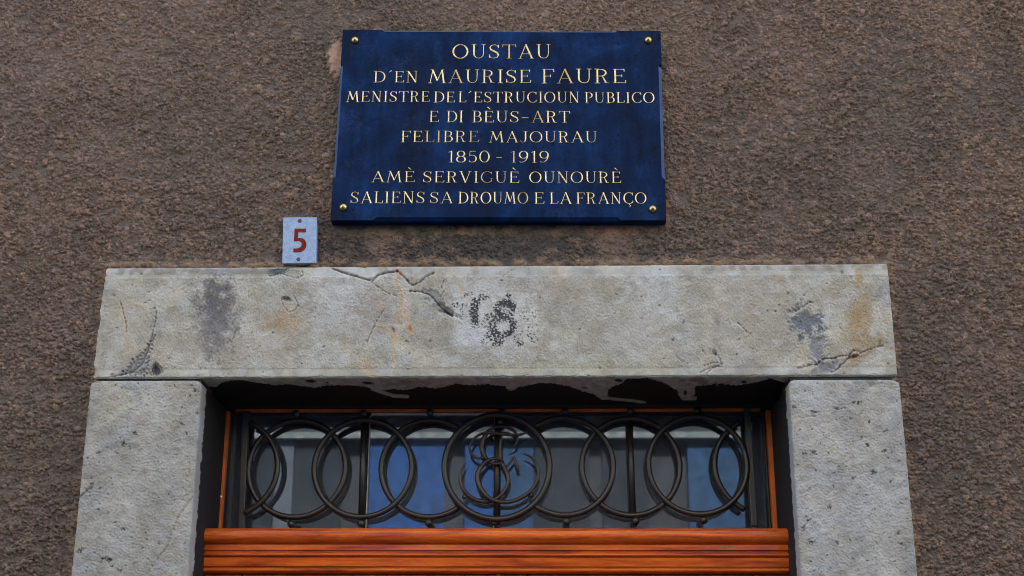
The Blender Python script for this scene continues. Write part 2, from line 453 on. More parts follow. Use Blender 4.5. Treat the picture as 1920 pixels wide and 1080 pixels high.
def stone_tint(sh, d, seed, warm):
    a, b, c = fnoise(sh, d, .16, .6, seed), fnoise(sh, d, .05, .6, seed+1), fnoise(sh, d, .012, .5, seed+2)
    C = np.zeros(sh+(3,)); C[:] = warm
    C *= (1+.075*a+.05*b+.02*c)[..., None]
    wm = fnoise(sh, d, .12, .6, seed+3)
    C *= 1+np.array([.012, .0, -.022])*wm[..., None]
    return C
def stencil_density(px, py):
    """black paint left over from an old stencilled house number"""
    q = lambda x, y: (820+x/8.31, 530+y/8.31)
    D = np.zeros(px.shape)
    def st(pts, wd, s):
        d = dist_poly(px, py, [q(*p) for p in pts]); D[:] = np.maximum(D, s*smooth01(1.35-d/(wd*1.25/8.31)))
    arc = lambda cx, cy, rx, ry, a, b: [(cx+rx*math.cos(R(t)), cy-ry*math.sin(R(t))) for t in np.linspace(a, b, 14)]
    st([(585, 300), (570, 430), (580, 600)], 70, .93); st([(560, 330), (640, 280)], 50, .8); st([(440, 190), (540, 190)], 40, .62)
    st([(680, 200), (720, 240), (800, 240)], 36, .8); st([(260, 350), (420, 340)], 46, .62); st([(380, 420), (380, 480)], 30, .6)
    st(arc(1060, 420, 120, 110, 10, 215), 60, 1.0); st([(1010, 340), (1200, 360)], 50, .93)
    st([(930, 400), (950, 480), (1040, 520)], 60, .95); st([(1040, 460), (1180, 480)], 70, .66)
    st(arc(1040, 680, 150, 130, 75, -80), 55, .95); st(arc(1010, 680, 160, 150, 100, 275), 75, .88)
    st([(790, 540), (900, 520)], 70, .7); st([(780, 820), (880, 920), (1000, 900)], 50, .78); st([(880, 960), (990, 950)], 36, .85)
    st([(1090, 200), (1120, 205)], 36, .85); st([(1260, 950), (1320, 940)], 36, .78); st([(690, 900), (760, 940)], 36, .68)
    st([(560, 680), (760, 640)], 60, .52); st([(1340, 520), (1400, 560)], 50, .6); st([(1500, 540), (1520, 520)], 26, .6)
    st([(1420, 690), (1540, 660)], 40, .5); st([(1480, 900), (1530, 920)], 40, .62); st([(1130, 880), (1500, 800)], 90, .40); st([(1300, 450), (1500, 460)], 70, .36)
    return D
def build_lintel():
    d = .0017
    h0 = (L_TL[1]+L_TR[1])/2-LZB
    pts = [(.12, h0), (YS, h0), (YS, 0), (REV, 0)]       # (y, z) path: top, face, underside
    path, T = rounded_path(pts, .005, d, [.004, d, .0028])
    N = np.stack([-T[:, 1], T[:, 0]], 1)                   # outward for this direction
    # face runs downward (T=(0,-1)) -> N=(1,0): flip to point to the street
    N = -N
    us = np.linspace(0, 1, int((L_TR[0]-L_TL[0])/d))
    n, m = len(us), len(path)
    tz = path[:, 1]/h0
    xl = L_BL[0]+(L_TL[0]-L_BL[0])*tz; xr = L_BR[0]+(L_TR[0]-L_BR[0])*tz
    X = xl[None]+(xr-xl)[None]*us[:, None]
    ztop = (L_TL[1]+(L_TR[1]-L_TL[1])*us)[:, None]; zbot = (L_BL[1]+(L_BR[1]-L_BL[1])*us)[:, None]
    Zf = zbot+(ztop-zbot)*tz[None]
    V = np.stack([X, np.broadcast_to(path[:, 0], (n, m)), Zf], -1)
    px, py = project(V.reshape(-1, 3)); px = px.reshape(n, m); py = py.reshape(n, m)
    sh = (n, m)
    face = (np.abs(path[:, 0]-YS) < .004)[None]*np.ones(sh)
    under = ((tz < .02) & (path[:, 0] > YS+.004))[None]*np.ones(sh)
    topf = ((tz > .98) & (path[:, 0] > YS+.004))[None]*np.ones(sh)
    C = stone_tint(sh, d, 20, (.375, .360, .302))
    n4 = fnoise(sh, d, .0055, .5, 31, .6); n9 = fnoise(sh, d, .010, .5, 32); n30 = fnoise(sh, d, .035, .6, 33); n80 = fnoise(sh, d, .09, .6, 34)
    nf = .7*fnoise(sh, d, .0045, .55, 35)+.75*fnoise(sh, d, .0095, .5, 36, .8)
    marg = np.maximum(smooth01((h0*tz[None]-(h0-.026))/.003), smooth01((.022-h0*tz[None])/.003))*np.ones(sh)
    disp = (.0007*n4+.0003*n9)*(1-.72*marg)+.0006*n30*.5+.0005*n80
    disp += -.0010*marg
    disp *= np.maximum(face, .3*under)
    mx = lambda a, c: mixc(C, a*face, c)
    e = .16*n9+.22*n30; ef = .35*n4
    B = lambda *q, **k: blob(px, py, *q, **k)
    S = lambda pts, wd, soft=.6, nn=0: smooth01((1+soft-(dist_poly(px, py, pts)/wd+nn))/(2*soft))
    # broad toning
    pa, pb = fnoise(sh, d, .075, .45, 41, .8), fnoise(sh, d, .10, .5, 42)
    mx(smooth01((pa+.2*n30+.1*n9-.55)/.6)*.42, (178, 179, 175)); mx(smooth01((pb+.2*n30+.1*n9-.5)/.7)*.42, (142, 137, 121))
    for cx, cy, rx, ry, rot, c, a in [
        (660, 560, 70, 60, 0, (186, 188, 188), .45), (930, 560, 90, 60, 0, (178, 180, 178), .35), (1230, 540, 40, 70, 0, (186, 187, 184), .45), (1180, 620, 60, 40, 0, (180, 178, 170), .3),
        (1050, 540, 60, 30, 0, (158, 152, 138), .4), (1120, 610, 70, 50, 0, (152, 148, 135), .35), (470, 640, 70, 40, 0, (176, 170, 156), .4), (240, 600, 40, 70, 0, (172, 168, 152), .4),
        (405, 590, 36, 72, 5, (104, 101, 102), .62), (400, 560, 22, 40, 0, (88, 87, 92), .45), (330, 640, 40, 40, 0, (165, 158, 140), .35),
        (705, 580, 44, 34, -15, (146, 137, 124), .55), (530, 606, 34, 18, 0, (160, 138, 108), .55), (800, 622, 40, 24, 0, (148, 143, 130), .5),
        (1400, 560, 80, 50, 0, (162, 157, 142), .35), (1440, 620, 60, 50, 0, (160, 153, 136), .35), (1610, 610, 20, 62, 8, (158, 134, 92), .6), (1610, 520, 7, 18, 0, (160, 132, 84), .5), (1640, 640, 22, 14, 0, (146, 128, 92), .5),
        (1560, 655, 60, 34, 0, (166, 156, 134), .35), (1090, 690, 130, 9, 0, (172, 170, 146), .5)]:
        mx(B(cx, cy, rx, ry, rot, soft=.55, n=e)*min(.9, a*1.25), c)
    mx((np.abs(py-507+(px-200)*.006) < 9)*smooth01((px-205)/20)*smooth01((525-px)/30)*smooth01(.7+.5*n30)*.6, (112, 110, 102))
    mx((py < 507)*smooth01((px-1290)/30)*smooth01(.55+.5*n30)*.55, (118, 110, 94))
    # grey spalls
    for cx, cy, rx, ry, rot, c, a, dep in [
        (1512, 604, 30, 26, 20, (98, 106, 115), .85, .003), (1533, 650, 16, 30, -12, (116, 122, 128), .75, .002),
        (1546, 690, 24, 10, -20, (112, 116, 120), .8, .002), (815, 560, 26, 10, 38, (120, 122, 122), .7, .0025), (838, 580, 24, 6, 30, (100, 101, 99), .75, .003)]:
        q = B(cx, cy, rx, ry, rot, soft=.3, n=e); mx(q*a, c); disp -= q*face*dep*(1+.3*n9)
    for cx, cy, rx, ry, rot, c, a, dep in [
        (293, 694, 9, 9, 0, (52, 55, 60), .95, .004), (291, 686, 4, 7, 0, (60, 62, 66), .9, .003), (522, 507, 18, 7, -10, (72, 75, 80), .9, .003), (552, 512, 10, 6, 10, (150, 148, 138), .6, .002), (537, 560, 9, 4, 15, (66, 68, 70), .9, .003),
        (769, 615, 3, 6, -20, (120, 52, 22), .85, 0), (738, 618, 2.5, 6, -20, (124, 60, 30), .8, 0), (752, 607, 2, 3, 0, (140, 80, 40), .6, 0), (437, 661, 4, 3, 0, (138, 112, 90), .7, .001), (1601, 668, 10, 3.5, -14, (70, 46, 28), .95, .004),
        (1650, 643, 3, 7, 0, (88, 76, 58), .7, .001), (1672, 652, 4, 3, 0, (176, 128, 60), .8, 0), (1262, 637, 3, 3, 0, (70, 70, 70), .8, .002), (1345, 603, 5, 7, 0, (120, 121, 122), .6, 0), (1340, 661, 4, 6, -30, (84, 88, 92), .7, .001), (1579, 510, 3, 4, 0, (90, 90, 88), .7, .001)]:
        q = B(cx, cy, rx, ry, rot, soft=.35, n=ef*.5); mx(q*a, c); disp -= q*face*dep
    mx(B(1524, 581, 10, 9, 0, soft=.25, n=e)*.9, (176, 170, 156)); mx(B(541, 573, 12, 11, 0, soft=.3)*.5, (172, 168, 150))
    tri = [(228, 701), (285, 640), (272, 702)]                       # broken wedge at the lower left
    dm_ = np.full(sh, 1e9)
    for (ax, ay), (bx_, by_) in zip(tri, tri[1:]+tri[:1]):
        L_ = math.hypot(bx_-ax, by_-ay); dm_ = np.minimum(dm_, ((bx_-ax)*(py-ay)-(by_-ay)*(px-ax))/L_)
    q = smooth01((dm_+2.5+2*n9)/4); mx(q*(.75+.15*n9), (110, 110, 110)); disp -= q*face*(.0035+.0012*n9+.0008*n4)
    # ochre runs
    for pts, wd, c, a in [
        ([(747, 510), (745, 530), (752, 550), (754, 572)], 2.6, (186, 138, 62), .7), ([(746, 508), (749, 516)], 4, (178, 112, 40), .8), ([(752, 572), (760, 595), (771, 622)], 6, (196, 152, 104), .6), ([(750, 585), (746, 600)], 6, (190, 150, 108), .5),
        ([(708, 605), (726, 620), (738, 632), (752, 634)], 3, (190, 146, 92), .65), ([(738, 636), (737, 668), (741, 702)], 2.6, (196, 160, 100), .55), ([(686, 676), (690, 688), (697, 704)], 8, (194, 156, 118), .6), ([(768, 650), (780, 672)], 2, (188, 160, 118), .4),
        ([(696, 558), (712, 570), (720, 580)], 3, (182, 134, 96), .6), ([(225, 575), (236, 612), (238, 655), (246, 652)], 3.5, (180, 138, 88), .55), ([(243, 566), (262, 575), (282, 579)], 2, (178, 142, 96), .5), ([(532, 586), (538, 592), (528, 600)], 3.5, (168, 128, 84), .6),
        ([(857, 529), (862, 536), (871, 549)], 2, (192, 156, 74), .8), ([(878, 562), (875, 573)], 1.8, (190, 150, 70), .8), ([(1640, 655), (1615, 668), (1600, 674)], 3, (140, 98, 52), .7), ([(506, 520), (518, 532)], 2, (150, 130, 100), .6)]:
        mx(S(pts, wd, .7, ef*.4)*a*.62, c)
    # cracks
    for pts, wd, a, dep in [
        ([(293, 583), (291, 604), (285, 628), (277, 655), (266, 682), (248, 697), (206, 708)], 1.1, .65, .003), ([(226, 566), (236, 604), (237, 622)], 1.1, .7, .002), ([(268, 569), (283, 561)], 1, .7, .002),
        ([(622, 503), (645, 511), (660, 516), (680, 522), (698, 527), (706, 517), (722, 511), (745, 508)], 1.7, .95, .005), ([(745, 508), (757, 518), (768, 531), (775, 534), (790, 527), (800, 518), (813, 512)], 1.6, .9, .004), ([(768, 545), (790, 547), (806, 552), (818, 566), (832, 580), (845, 590), (860, 594)], 1.3, .85, .004),
        ([(825, 582), (845, 588), (863, 595)], 3.2, .8, .005), ([(833, 524), (828, 538), (832, 546), (826, 556)], 1, .6, .002), ([(720, 580), (708, 598), (697, 620), (688, 642)], .9, .7, .002), ([(695, 528), (712, 540), (724, 548), (745, 555)], .9, .5, .002), ([(940, 519), (958, 507), (966, 505)], .9, .5, .001),
        ([(1497, 690), (1520, 684), (1533, 682), (1541, 673), (1552, 672), (1564, 671), (1577, 667), (1592, 666), (1600, 657), (1612, 658)], 1.3, .9, .004), ([(1612, 662), (1630, 655), (1647, 650), (1656, 648)], 1.1, .7, .003), ([(1594, 668), (1582, 680), (1570, 692), (1560, 698)], 1.3, .85, .004), ([(1490, 584), (1502, 577), (1512, 571), (1516, 566), (1524, 567)], 1.3, .8, .003),
        ([(1383, 604), (1392, 612), (1400, 622), (1407, 626)], 1.1, .85, .002), ([(1312, 699), (1325, 692), (1340, 688), (1354, 687)], 1.2, .8, .002), ([(1320, 686), (1334, 680), (1345, 680)], 1, .75, .002), ([(1342, 664), (1350, 672), (1353, 684)], 1.3, .8, .002), ([(1325, 700), (1336, 690), (1350, 684)], 1, .8, .002), ([(1314, 651), (1318, 658), (1323, 664)], .9, .75, .001), ([(1268, 668), (1276, 676), (1290, 682)], .9, .5, .001),
        ([(504, 517), (512, 516), (522, 511), (545, 518), (560, 521), (568, 514), (566, 506)], 1, .75, .002), ([(527, 560), (533, 575), (541, 585), (552, 582), (559, 570), (553, 558)], .9, .7, .002), ([(278, 694), (284, 704)], 1, .7, .002), ([(305, 699), (303, 690), (296, 682)], 1, .6, .002), ([(340, 720-218), (334, 508)], .7, .3, .001)]:
        dd = dist_poly(px, py, pts)+.7*n9*.6
        q = np.exp(-(np.maximum(dd, 0)/wd)**2); mx(q*a*.8, (66, 63, 60)); disp -= q*face*dep
        lip = np.exp(-((dd-2.6*wd)/(1.2*wd))**2)*(py > np.interp(px, *zip(*sorted(pts)))); mx(lip*.22, (205, 202, 192))  # pale line below each crack: a lit lip put into the colour
    # pale cleaned square and the old stencilled number
    sq = smooth01((px-848)/5)*smooth01((1009-px)/4)*smooth01((py-547)/4)*smooth01((651-py)/5)
    mx(sq*np.clip(.5+.2*n30+.1*n9, 0, 1), (188, 188, 182)); mx(B(890, 628, 34, 24, soft=.5, n=e)*.5, (186, 190, 194))
    mx(((smooth01((px-846)/8)*smooth01((1009-px)/3)*smooth01((py-646)/3)*smooth01((704-py)/3)))*.16, (150, 148, 140))
    D = stencil_density(px, py)*smooth01((1009-px)/4)*smooth01((652-py)/3)*smooth01((py-545)/4)
    ink = smooth01((D*2.5-1.62-.5*nf-.28*n9-.15*n30)/.4)
    mx(ink*.9*smooth01((D-.12)/.2), (26, 25, 36))
    # pits
    rg = np.random.default_rng(5)
    for k in range(70):
        cx, cy = rg.uniform(190, 1670), rg.uniform(505, 702); r = rg.uniform(.8, 2.1)
        q = B(cx, cy, r*rg.uniform(1, 2.2), r, rg.uniform(-30, 30), soft=.4); mx(q*.7, (66, 66, 66)); disp -= q*face*.0012
    # underside: old pale paint near the edge, sooty black behind
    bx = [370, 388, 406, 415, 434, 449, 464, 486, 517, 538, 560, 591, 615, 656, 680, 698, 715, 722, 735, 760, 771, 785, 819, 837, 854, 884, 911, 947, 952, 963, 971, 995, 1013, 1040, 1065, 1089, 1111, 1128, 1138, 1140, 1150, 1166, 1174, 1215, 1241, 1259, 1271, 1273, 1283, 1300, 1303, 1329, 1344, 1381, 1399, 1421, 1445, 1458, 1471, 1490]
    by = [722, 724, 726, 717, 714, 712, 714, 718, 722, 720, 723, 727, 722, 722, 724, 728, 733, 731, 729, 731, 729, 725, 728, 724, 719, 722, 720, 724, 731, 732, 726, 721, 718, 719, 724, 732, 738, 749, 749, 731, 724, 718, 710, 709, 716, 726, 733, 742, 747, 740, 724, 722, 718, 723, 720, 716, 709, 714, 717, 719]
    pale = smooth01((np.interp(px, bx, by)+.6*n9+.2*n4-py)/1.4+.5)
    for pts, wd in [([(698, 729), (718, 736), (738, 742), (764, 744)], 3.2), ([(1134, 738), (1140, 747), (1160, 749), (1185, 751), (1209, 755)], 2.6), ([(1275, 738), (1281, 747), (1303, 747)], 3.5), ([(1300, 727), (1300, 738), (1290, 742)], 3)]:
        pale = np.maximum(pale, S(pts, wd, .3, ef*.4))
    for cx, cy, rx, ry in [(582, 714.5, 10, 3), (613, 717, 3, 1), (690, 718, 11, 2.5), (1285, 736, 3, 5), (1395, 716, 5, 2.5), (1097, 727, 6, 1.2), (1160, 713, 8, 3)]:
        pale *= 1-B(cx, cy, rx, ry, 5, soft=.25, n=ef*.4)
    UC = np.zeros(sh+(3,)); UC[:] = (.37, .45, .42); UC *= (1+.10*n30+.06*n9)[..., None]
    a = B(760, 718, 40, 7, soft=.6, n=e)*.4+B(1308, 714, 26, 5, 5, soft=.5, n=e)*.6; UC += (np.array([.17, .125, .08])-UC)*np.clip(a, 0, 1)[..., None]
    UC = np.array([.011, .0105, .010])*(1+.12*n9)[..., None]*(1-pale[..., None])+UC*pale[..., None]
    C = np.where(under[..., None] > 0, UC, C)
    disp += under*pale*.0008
    C = np.clip(C, .004, .85)
    xe = np.minimum(us, 1-us)*(L_TR[0]-L_TL[0])
    rr = .006; endr = np.where(xe < rr, -(rr-np.sqrt(np.maximum(rr*rr-(rr-xe)**2, 0))), 0)[:, None]
    edge = np.exp(-((h0*tz[None])/.006)**2)+np.exp(-((h0-h0*tz[None])/.006)**2)
    disp += endr-face*edge*.0022*smooth01(n9*.6+n30*.5-.3)
    V[..., 1] += N[None, :, 0]*disp; V[..., 2] += N[None, :, 1]*disp
    # ragged left end near the top
    V[..., 0] += (np.exp(-(us[:, None]*1.75/.03)**2))*(.004*n30+.006*np.exp(-((py-530)/14)**2))*face*.6
    i = np.arange(n*m).reshape(n, m)
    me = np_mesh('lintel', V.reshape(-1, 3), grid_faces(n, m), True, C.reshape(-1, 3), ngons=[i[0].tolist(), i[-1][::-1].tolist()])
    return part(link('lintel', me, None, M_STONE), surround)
build_lintel()
def build_jamb(side):
    d = .0019
    if side < 0: xo, xi, xob, xib = JL[0], JL[1], JL_B[0], JL_B[1]
    else: xo, xi, xob, xib = JR[1], JR[0], JR_B[1], JR_B[0]
    zt = LZB-.0062-(.0 if side < 0 else .001); zb = 1.90
    wd = abs(xi-xo)
    # path across: outer side, face, reveal ; s runs from the outside inward
    pts = [(0, .10), (0, YS), (wd, YS), (wd, REV)]
    path, T = rounded_path(pts, .005, d, [.006, d, .003])
    N = np.stack([T[:, 1], -T[:, 0]], 1)
    zs = np.concatenate([[0.0, .6, 1.2, 1.7], np.arange(zb, zt, d), [zt]])
    n, m = len(zs), len(path)
    tt = np.clip((zs-1.93)/(zt-1.93), 0, 1)[:, None]
    s = path[:, 0][None]*np.ones((n, 1))
    x0 = xob+(xo-xob)*tt; x1 = xib+(xi-xib)*tt
    X = x0+(x1-x0)*s/wd
    V = np.stack([X, np.broadcast_to(path[:, 1], (n, m)), np.broadcast_to(zs[:, None], (n, m))], -1)
    px, py = project(V.reshape(-1, 3)); px = px.reshape(n, m); py = py.reshape(n, m); sh = (n, m)
    sd_ = 60 if side < 0 else 80
    C = stone_tint(sh, d, sd_, (.315, .303, .262) if side < 0 else (.327, .317, .282))
    n4 = fnoise(sh, d, .006, .5, sd_+11); n9 = fnoise(sh, d, .011, .5, sd_+12); n30 = fnoise(sh, d, .035, .6, sd_+13)
    face = (np.abs(path[:, 1]-YS) < .004)[None]*np.ones(sh)
    rev = ((path[:, 0] > wd-.004) & (path[:, 1] > YS+.002))[None]*np.ones(sh)
    disp = (.00055*n4+.0003*n9+.0005*n30)*face
    B = lambda *q, **k: blob(px, py, *q, **k)
    mx = lambda a, c: mixc(C, a*face, c)
    e = .2*n9+.25*n30
    if side < 0:
        broad = [(215, 760, 30, 30, (172, 165, 140), .4), (262, 765, 24, 20, (178, 176, 168), .4), (255, 790, 26, 10, (146, 140, 130), .4), (330, 740, 30, 20, (172, 162, 142), .3), (320, 900, 40, 60, (156, 154, 146), .3), (200, 1000, 50, 50, (158, 155, 145), .3)]
        pits = [(252, 812, 4, 4), (231, 832, 4, 6), (185, 849, 5, 4), (172, 908, 5, 3), (193, 1047, 5, 4), (201, 1050, 5, 3), (150, 1032, 6, 6), (204, 1050, 4, 4), (232, 992, 4, 4), (225, 1070, 4, 3), (341, 795, 4, 3), (366, 732, 3, 4), (370, 775, 3, 3)]
        cracks = [([(362, 932), (347, 950), (331, 975), (322, 1000), (312, 1026), (290, 1056), (276, 1074)], 1.2, .45, (130, 112, 80)), ([(172, 913), (160, 922), (148, 932)], 2.2, .85, (70, 70, 70)), ([(355, 868), (356, 880), (350, 895)], 1.2, .4, (150, 125, 80))]
    else:
        broad = [(1520, 740, 26, 26, (180, 181, 178), .4), (1600, 800, 40, 40, (164, 158, 146), .3), (1640, 940, 50, 60, (168, 170, 168), .35), (1540, 960, 30, 80, (176, 178, 176), .3), (1628, 715, 24, 6, (92, 90, 78), .6)]
        pits = [(1489, 763, 4, 4), (1527, 773, 5, 3), (1569, 766, 6, 4), (1611, 756, 4, 4), (1602, 754, 3, 2), (1661, 808, 4, 3), (1526, 848, 5, 5), (1508, 851, 4, 3), (1553, 850, 3, 3), (1627, 834, 4, 4), (1657, 846, 5, 4), (1638, 885, 5, 8), (1600, 897, 5, 3), (1670, 903, 4, 3), (1556, 951, 4, 5), (1516, 976, 6, 3), (1507, 990, 5, 5), (1520, 1016, 7, 4), (1570, 1018, 3, 4), (1616, 821, 4, 3), (1625, 834, 3, 4), (1685, 1000, 5, 4), (1690, 1020, 6, 3), (1630, 791, 3, 3)]
        cracks = [([(1512, 781), (1530, 780)], 1.0, .5, (90, 90, 90))]
    for cx, cy, rx, ry, c, a in broad: mx(B(cx, cy, rx, ry, soft=.6, n=e)*a, c)
    rg = np.random.default_rng(sd_)
    xa, xb = (140, 375) if side < 0 else (1482, 1715)
    for k in range(150): pits.append((rg.uniform(xa, xb), rg.uniform(712, 1080), rg.uniform(.8, 2.4), rg.uniform(.7, 1.6)))
    for cx, cy, rx, ry in pits:
        q = B(cx, cy, rx*.8, ry*.55, rg.uniform(-50, 25), soft=.6, n=.5*n4+.2*n9); mx(q*.85, (62, 63, 66)); disp -= q*face*.0022
    for pts_, w_, a, c in cracks:
        q = np.exp(-((dist_poly(px, py, pts_)+.5*n9)/w_)**2); mx(q*a, c); disp -= q*face*.002
    mx(np.exp(-((py-np.interp(px, [150, 1700], [715, 709]))/2.2)**2)*smooth01(.3+.6*n30)*.5, (96, 84, 68))
    # reveal: bare stone at the edge, old black door paint further in
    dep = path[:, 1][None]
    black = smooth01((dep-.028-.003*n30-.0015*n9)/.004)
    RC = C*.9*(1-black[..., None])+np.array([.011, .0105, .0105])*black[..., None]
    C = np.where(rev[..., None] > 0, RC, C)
    edge = np.exp(-((wd-s)/.005)**2)+np.exp(-(s/.005)**2)
    zz = zt-zs; rr = .008
    endr = np.where(zz < rr, -(rr-np.sqrt(np.maximum(rr*rr-(rr-zz)**2, 0)))*.8, 0)[:, None]
    disp += endr-face*edge*.002*smooth01(n9*.6+n30*.5-.2)
    disp[:4] = 0
    sg = np.sign(xi-xo)
    V[..., 0] += sg*N[None, :, 0]*disp; V[..., 1] += N[None, :, 1]*disp
    # small broken corner
    cr = np.exp(-((zt-zs)/.012)**2)[:, None]*(np.exp(-(s/.012)**2)+np.exp(-((wd-s)/.008)**2))
    V[..., 2] -= .005*cr
    i = np.arange(n*m).reshape(n, m)
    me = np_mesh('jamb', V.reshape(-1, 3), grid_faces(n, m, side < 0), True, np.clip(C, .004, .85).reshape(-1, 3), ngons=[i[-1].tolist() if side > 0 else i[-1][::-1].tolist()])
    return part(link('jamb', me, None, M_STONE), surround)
build_jamb(-1); build_jamb(1)
mb = MB()
mb.box(xl_out+.012, xl_in-.006, YS+.009, .1, LZB-.03, LZB+.02); mb.build('mortar_joint', M_MORTAR, surround)
mb = MB(); mb.box(xr_in+.006, xr_out-.012, YS+.009, .1, LZB-.03, LZB+.02)
mb.build('mortar_joint', M_MORTAR, surround)

# ------------------------------------------------------------------ transom window
YF, YG, YR = .235, .273, .235
def quadbar(mb, p, q, wpx, y0, y1):
    """upright or level bar whose centre line joins two photo points on the plane y0"""
    a, b = np.array(U(*p, y0)), np.array(U(*q, y0))
    t = (b-a)/np.linalg.norm(b-a); nrm = np.array([-t[1], t[0]])*wpx/2
    c = [a+nrm, a-nrm, b-nrm, b+nrm]
    V = [(x, y0, z) for x, z in c]+[(x, y1, z) for x, z in c]
    mb.add(V, [(0, 1, 2, 3), (7, 6, 5, 4), (0, 4, 5, 1), (1, 5, 6, 2), (2, 6, 7, 3), (3, 7, 4, 0)])
RAIL_TOP = U(930, 988, .10)[1]
tw = empty('transom_window', ((xl_in+xr_in)/2, YF, RAIL_TOP), 'narrow dark transom window with orange wooden beads between lintel and door', 'window')
sxl, sxl2 = U(421, 773, YF)[0], U(411, 990, YF)[0]; sxr, sxr2 = U(1442, 768, YF)[0], U(1456, 985, YF)[0]
sx0, sx1 = (sxl+sxl2)/2, (sxr+sxr2)/2
ztb = (U(468, 772, YF)[1]+U(1430, 765.5, YF)[1])/2             # top bead
zb_ = RAIL_TOP-.06
mb = MB()                                                    # black outer frame
bw = .0086
mb.box(xl_in-.03, sx0-bw-.0005, YF-.004, YF+.09, zb_, LZB+.03); mb.box(sx1+bw+.0005, xr_in+.03, YF-.004, YF+.09, zb_, LZB+.03)
mb.box(sx0-bw-.0005, sx1+bw+.0005, YF-.002, YF+.088, ztb+.005, LZB+.03)
mb.build('outer_frame', M_BLACK, tw, .003)
mb = MB()                                                    # black inner rebate
gx0, gx1 = U(441, 773, YG)[0]-.004, U(1421, 768, YG)[0]+.006
mb.box(sx0+bw+.0005, gx0, YF+.012, YF+.075, zb_, ztb-.003); mb.build('inner_frame', M_BLACK, tw, .002)
mb = MB(); mb.box(gx1, sx1-bw-.0005, YF+.012, YF+.075, zb_, ztb-.003)
mb.build('inner_frame', M_BLACK, tw, .002)
for xx in (sx0, sx1):
    mb = MB(); mb.box(xx-bw, xx+bw, YF-.008, YF+.06, zb_, ztb-.003); mb.build('bead', M_BEAD, tw, .0008)
mb = MB(); mb.box(sx0+bw+.012, sx1-bw-.012, YF+.004, YF+.012, ztb-.003, ztb+.0042); mb.build('bead', M_BEAD, tw, .0008)
PT, zc0 = R(1.7), (RAIL_TOP+ztb)/2                    # the panes sit a little out of plumb
pane_x = [gx0-.004, U(691, 880, YG)[0], U(927, 880, YG)[0], U(1186, 880, YG)[0], gx1+.004]
for k in range(4):
    a, b = pane_x[k]+.0012, pane_x[k+1]-.0012
    mb = MB(); mb.box(a, b, 0, .003, zb_, ztb+.003)
    o = mb.build('pane', M_GLASS, None)
    o.rotation_euler = (PT, 0, 0); o.location = (0, YG+math.sin(PT)*zc0, zc0-math.cos(PT)*zc0); part(o, tw)
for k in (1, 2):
    mb = MB(); mb.box(pane_x[k]-.0011, pane_x[k]+.0011, YG-.008, YG+.010, zb_, ztb-.006); mb.build('glazing_and_leak_strip', M_PUTTY_LEAK, tw)
mb = MB(); zz = U(800, 777.5, YG-.004)[1]; mb.box(pane_x[1]+.002, pane_x[2]-.002, YG-.011, YG-.006, zz-.0028, zz+.003); mb.build('glazing_and_leak_strip', M_PUTTY_LEAK, tw)  # level pale strip paints the light leaking in along the pane top
mb = MB(); c = U(413.5, 931, YF-.008); mb.lathe_y((c[0], YF-.008, c[1]), [(0.0001, -.002), (.0025, -.0015), (.0035, 0)], 12); mb.build('screw', mat_plain('bright_screw', (.6, .6, .6), .3, 1), tw)

# ------------------------------------------------------------------ wrought iron grille
gr = empty('iron_grille', (U(932, 876, YR)[0], YR, RAIL_TOP), 'black wrought iron grille of interlaced rings with monogram before transom glass', 'grille')
PXM = 1/ (FPX/ (2.8+YR) * .965)                               # metres per photo pixel about here
ctr = [(430, 877.5), (556, 877.5), (681, 878), (806, 877), (1058, 874.5), (1183, 873.5), (1308, 872.5), (1433, 872)]
rc = 89.5
def ring_pts(cx, cy, r, yoff, a0=0, a1=360, n=72):
    cxw, czw = U(cx, cy, YR); rm = r*PXM
    return [(cxw+rm*math.cos(R(t)), YR+yoff, czw+rm*math.sin(R(t))) for t in np.linspace(a0, a1, n)]
TUBE = 5.3*PXM
def wob(pts, k): return pts
for k, (cx, cy) in enumerate(ctr):
    yo = .0045 if k % 2 else -.0045
    mb = MB()
    if k == 0: mb.tube(ring_pts(cx, cy, rc, yo, -68, 68, 40), TUBE)
    elif k == 7: mb.tube(ring_pts(cx, cy, rc, yo, 116, 244, 40), TUBE)
    elif k == 1: mb.tube(ring_pts(cx, cy, rc, yo, 0, 360, 73)[:-1], TUBE, closed=True)
    elif k == 3: mb.tube(ring_pts(cx, cy, rc, yo, 52, 308, 56), TUBE)
    elif k == 4: mb.tube(ring_pts(cx, cy, rc, yo, -126, 126, 56), TUBE)
    elif k == 6: mb.tube(ring_pts(cx, cy, rc, yo, 0, 360, 73)[:-1], TUBE, closed=True)
    else: mb.tube(ring_pts(cx, cy, rc, yo, 0, 360, 73)[:-1], TUBE, closed=True)
    mb.build('ring', M_IRON, gr)
mb = MB(); mb.tube(ring_pts(932, 875.5, 96, -.007, 0, 360, 81)[:-1], TUBE*1.08, closed=True); mb.build('ring', M_IRON, gr)
for p, q in (((683, 786), (677.5, 972)), ((933, 780), (931, 984)), ((1180, 783), (1187, 966))):
    a, b = U(*p, YR+.012), U(*q, YR+.012)
    mb = MB(); mb.tube([(a[0], YR+.012, a[1]), ((a[0]+b[0])/2, YR+.012, (a[1]+b[1])/2), (b[0], YR+.012, b[1])], 6.0*PXM); mb.build('upright_bar', M_IRON, gr)
for p, q in (((460, 770), (452, 992)), ((1401, 765), (1415, 986))):
    mb = MB(); quadbar(mb, p, q, 11.5*PXM, YR-.004, YR+.014); mb.build('flat_bar', M_IRON, gr, .0015)
for pts, y in (([556, 682, 806.5, 940, 1058, 1182, 1307.5], (776, 770)), ([546, 677, 804, 927.5, 1062.5, 1192, 1320], (982.5, 975.5))):
    for x in pts:
        yy = y[0]+(y[1]-y[0])*(x-556)/750
        c = U(x, yy, YR); mb = MB(); mb.sphere((c[0], YR, c[1]), 7.1*PXM); mb.build('ball', M_IRON, gr)
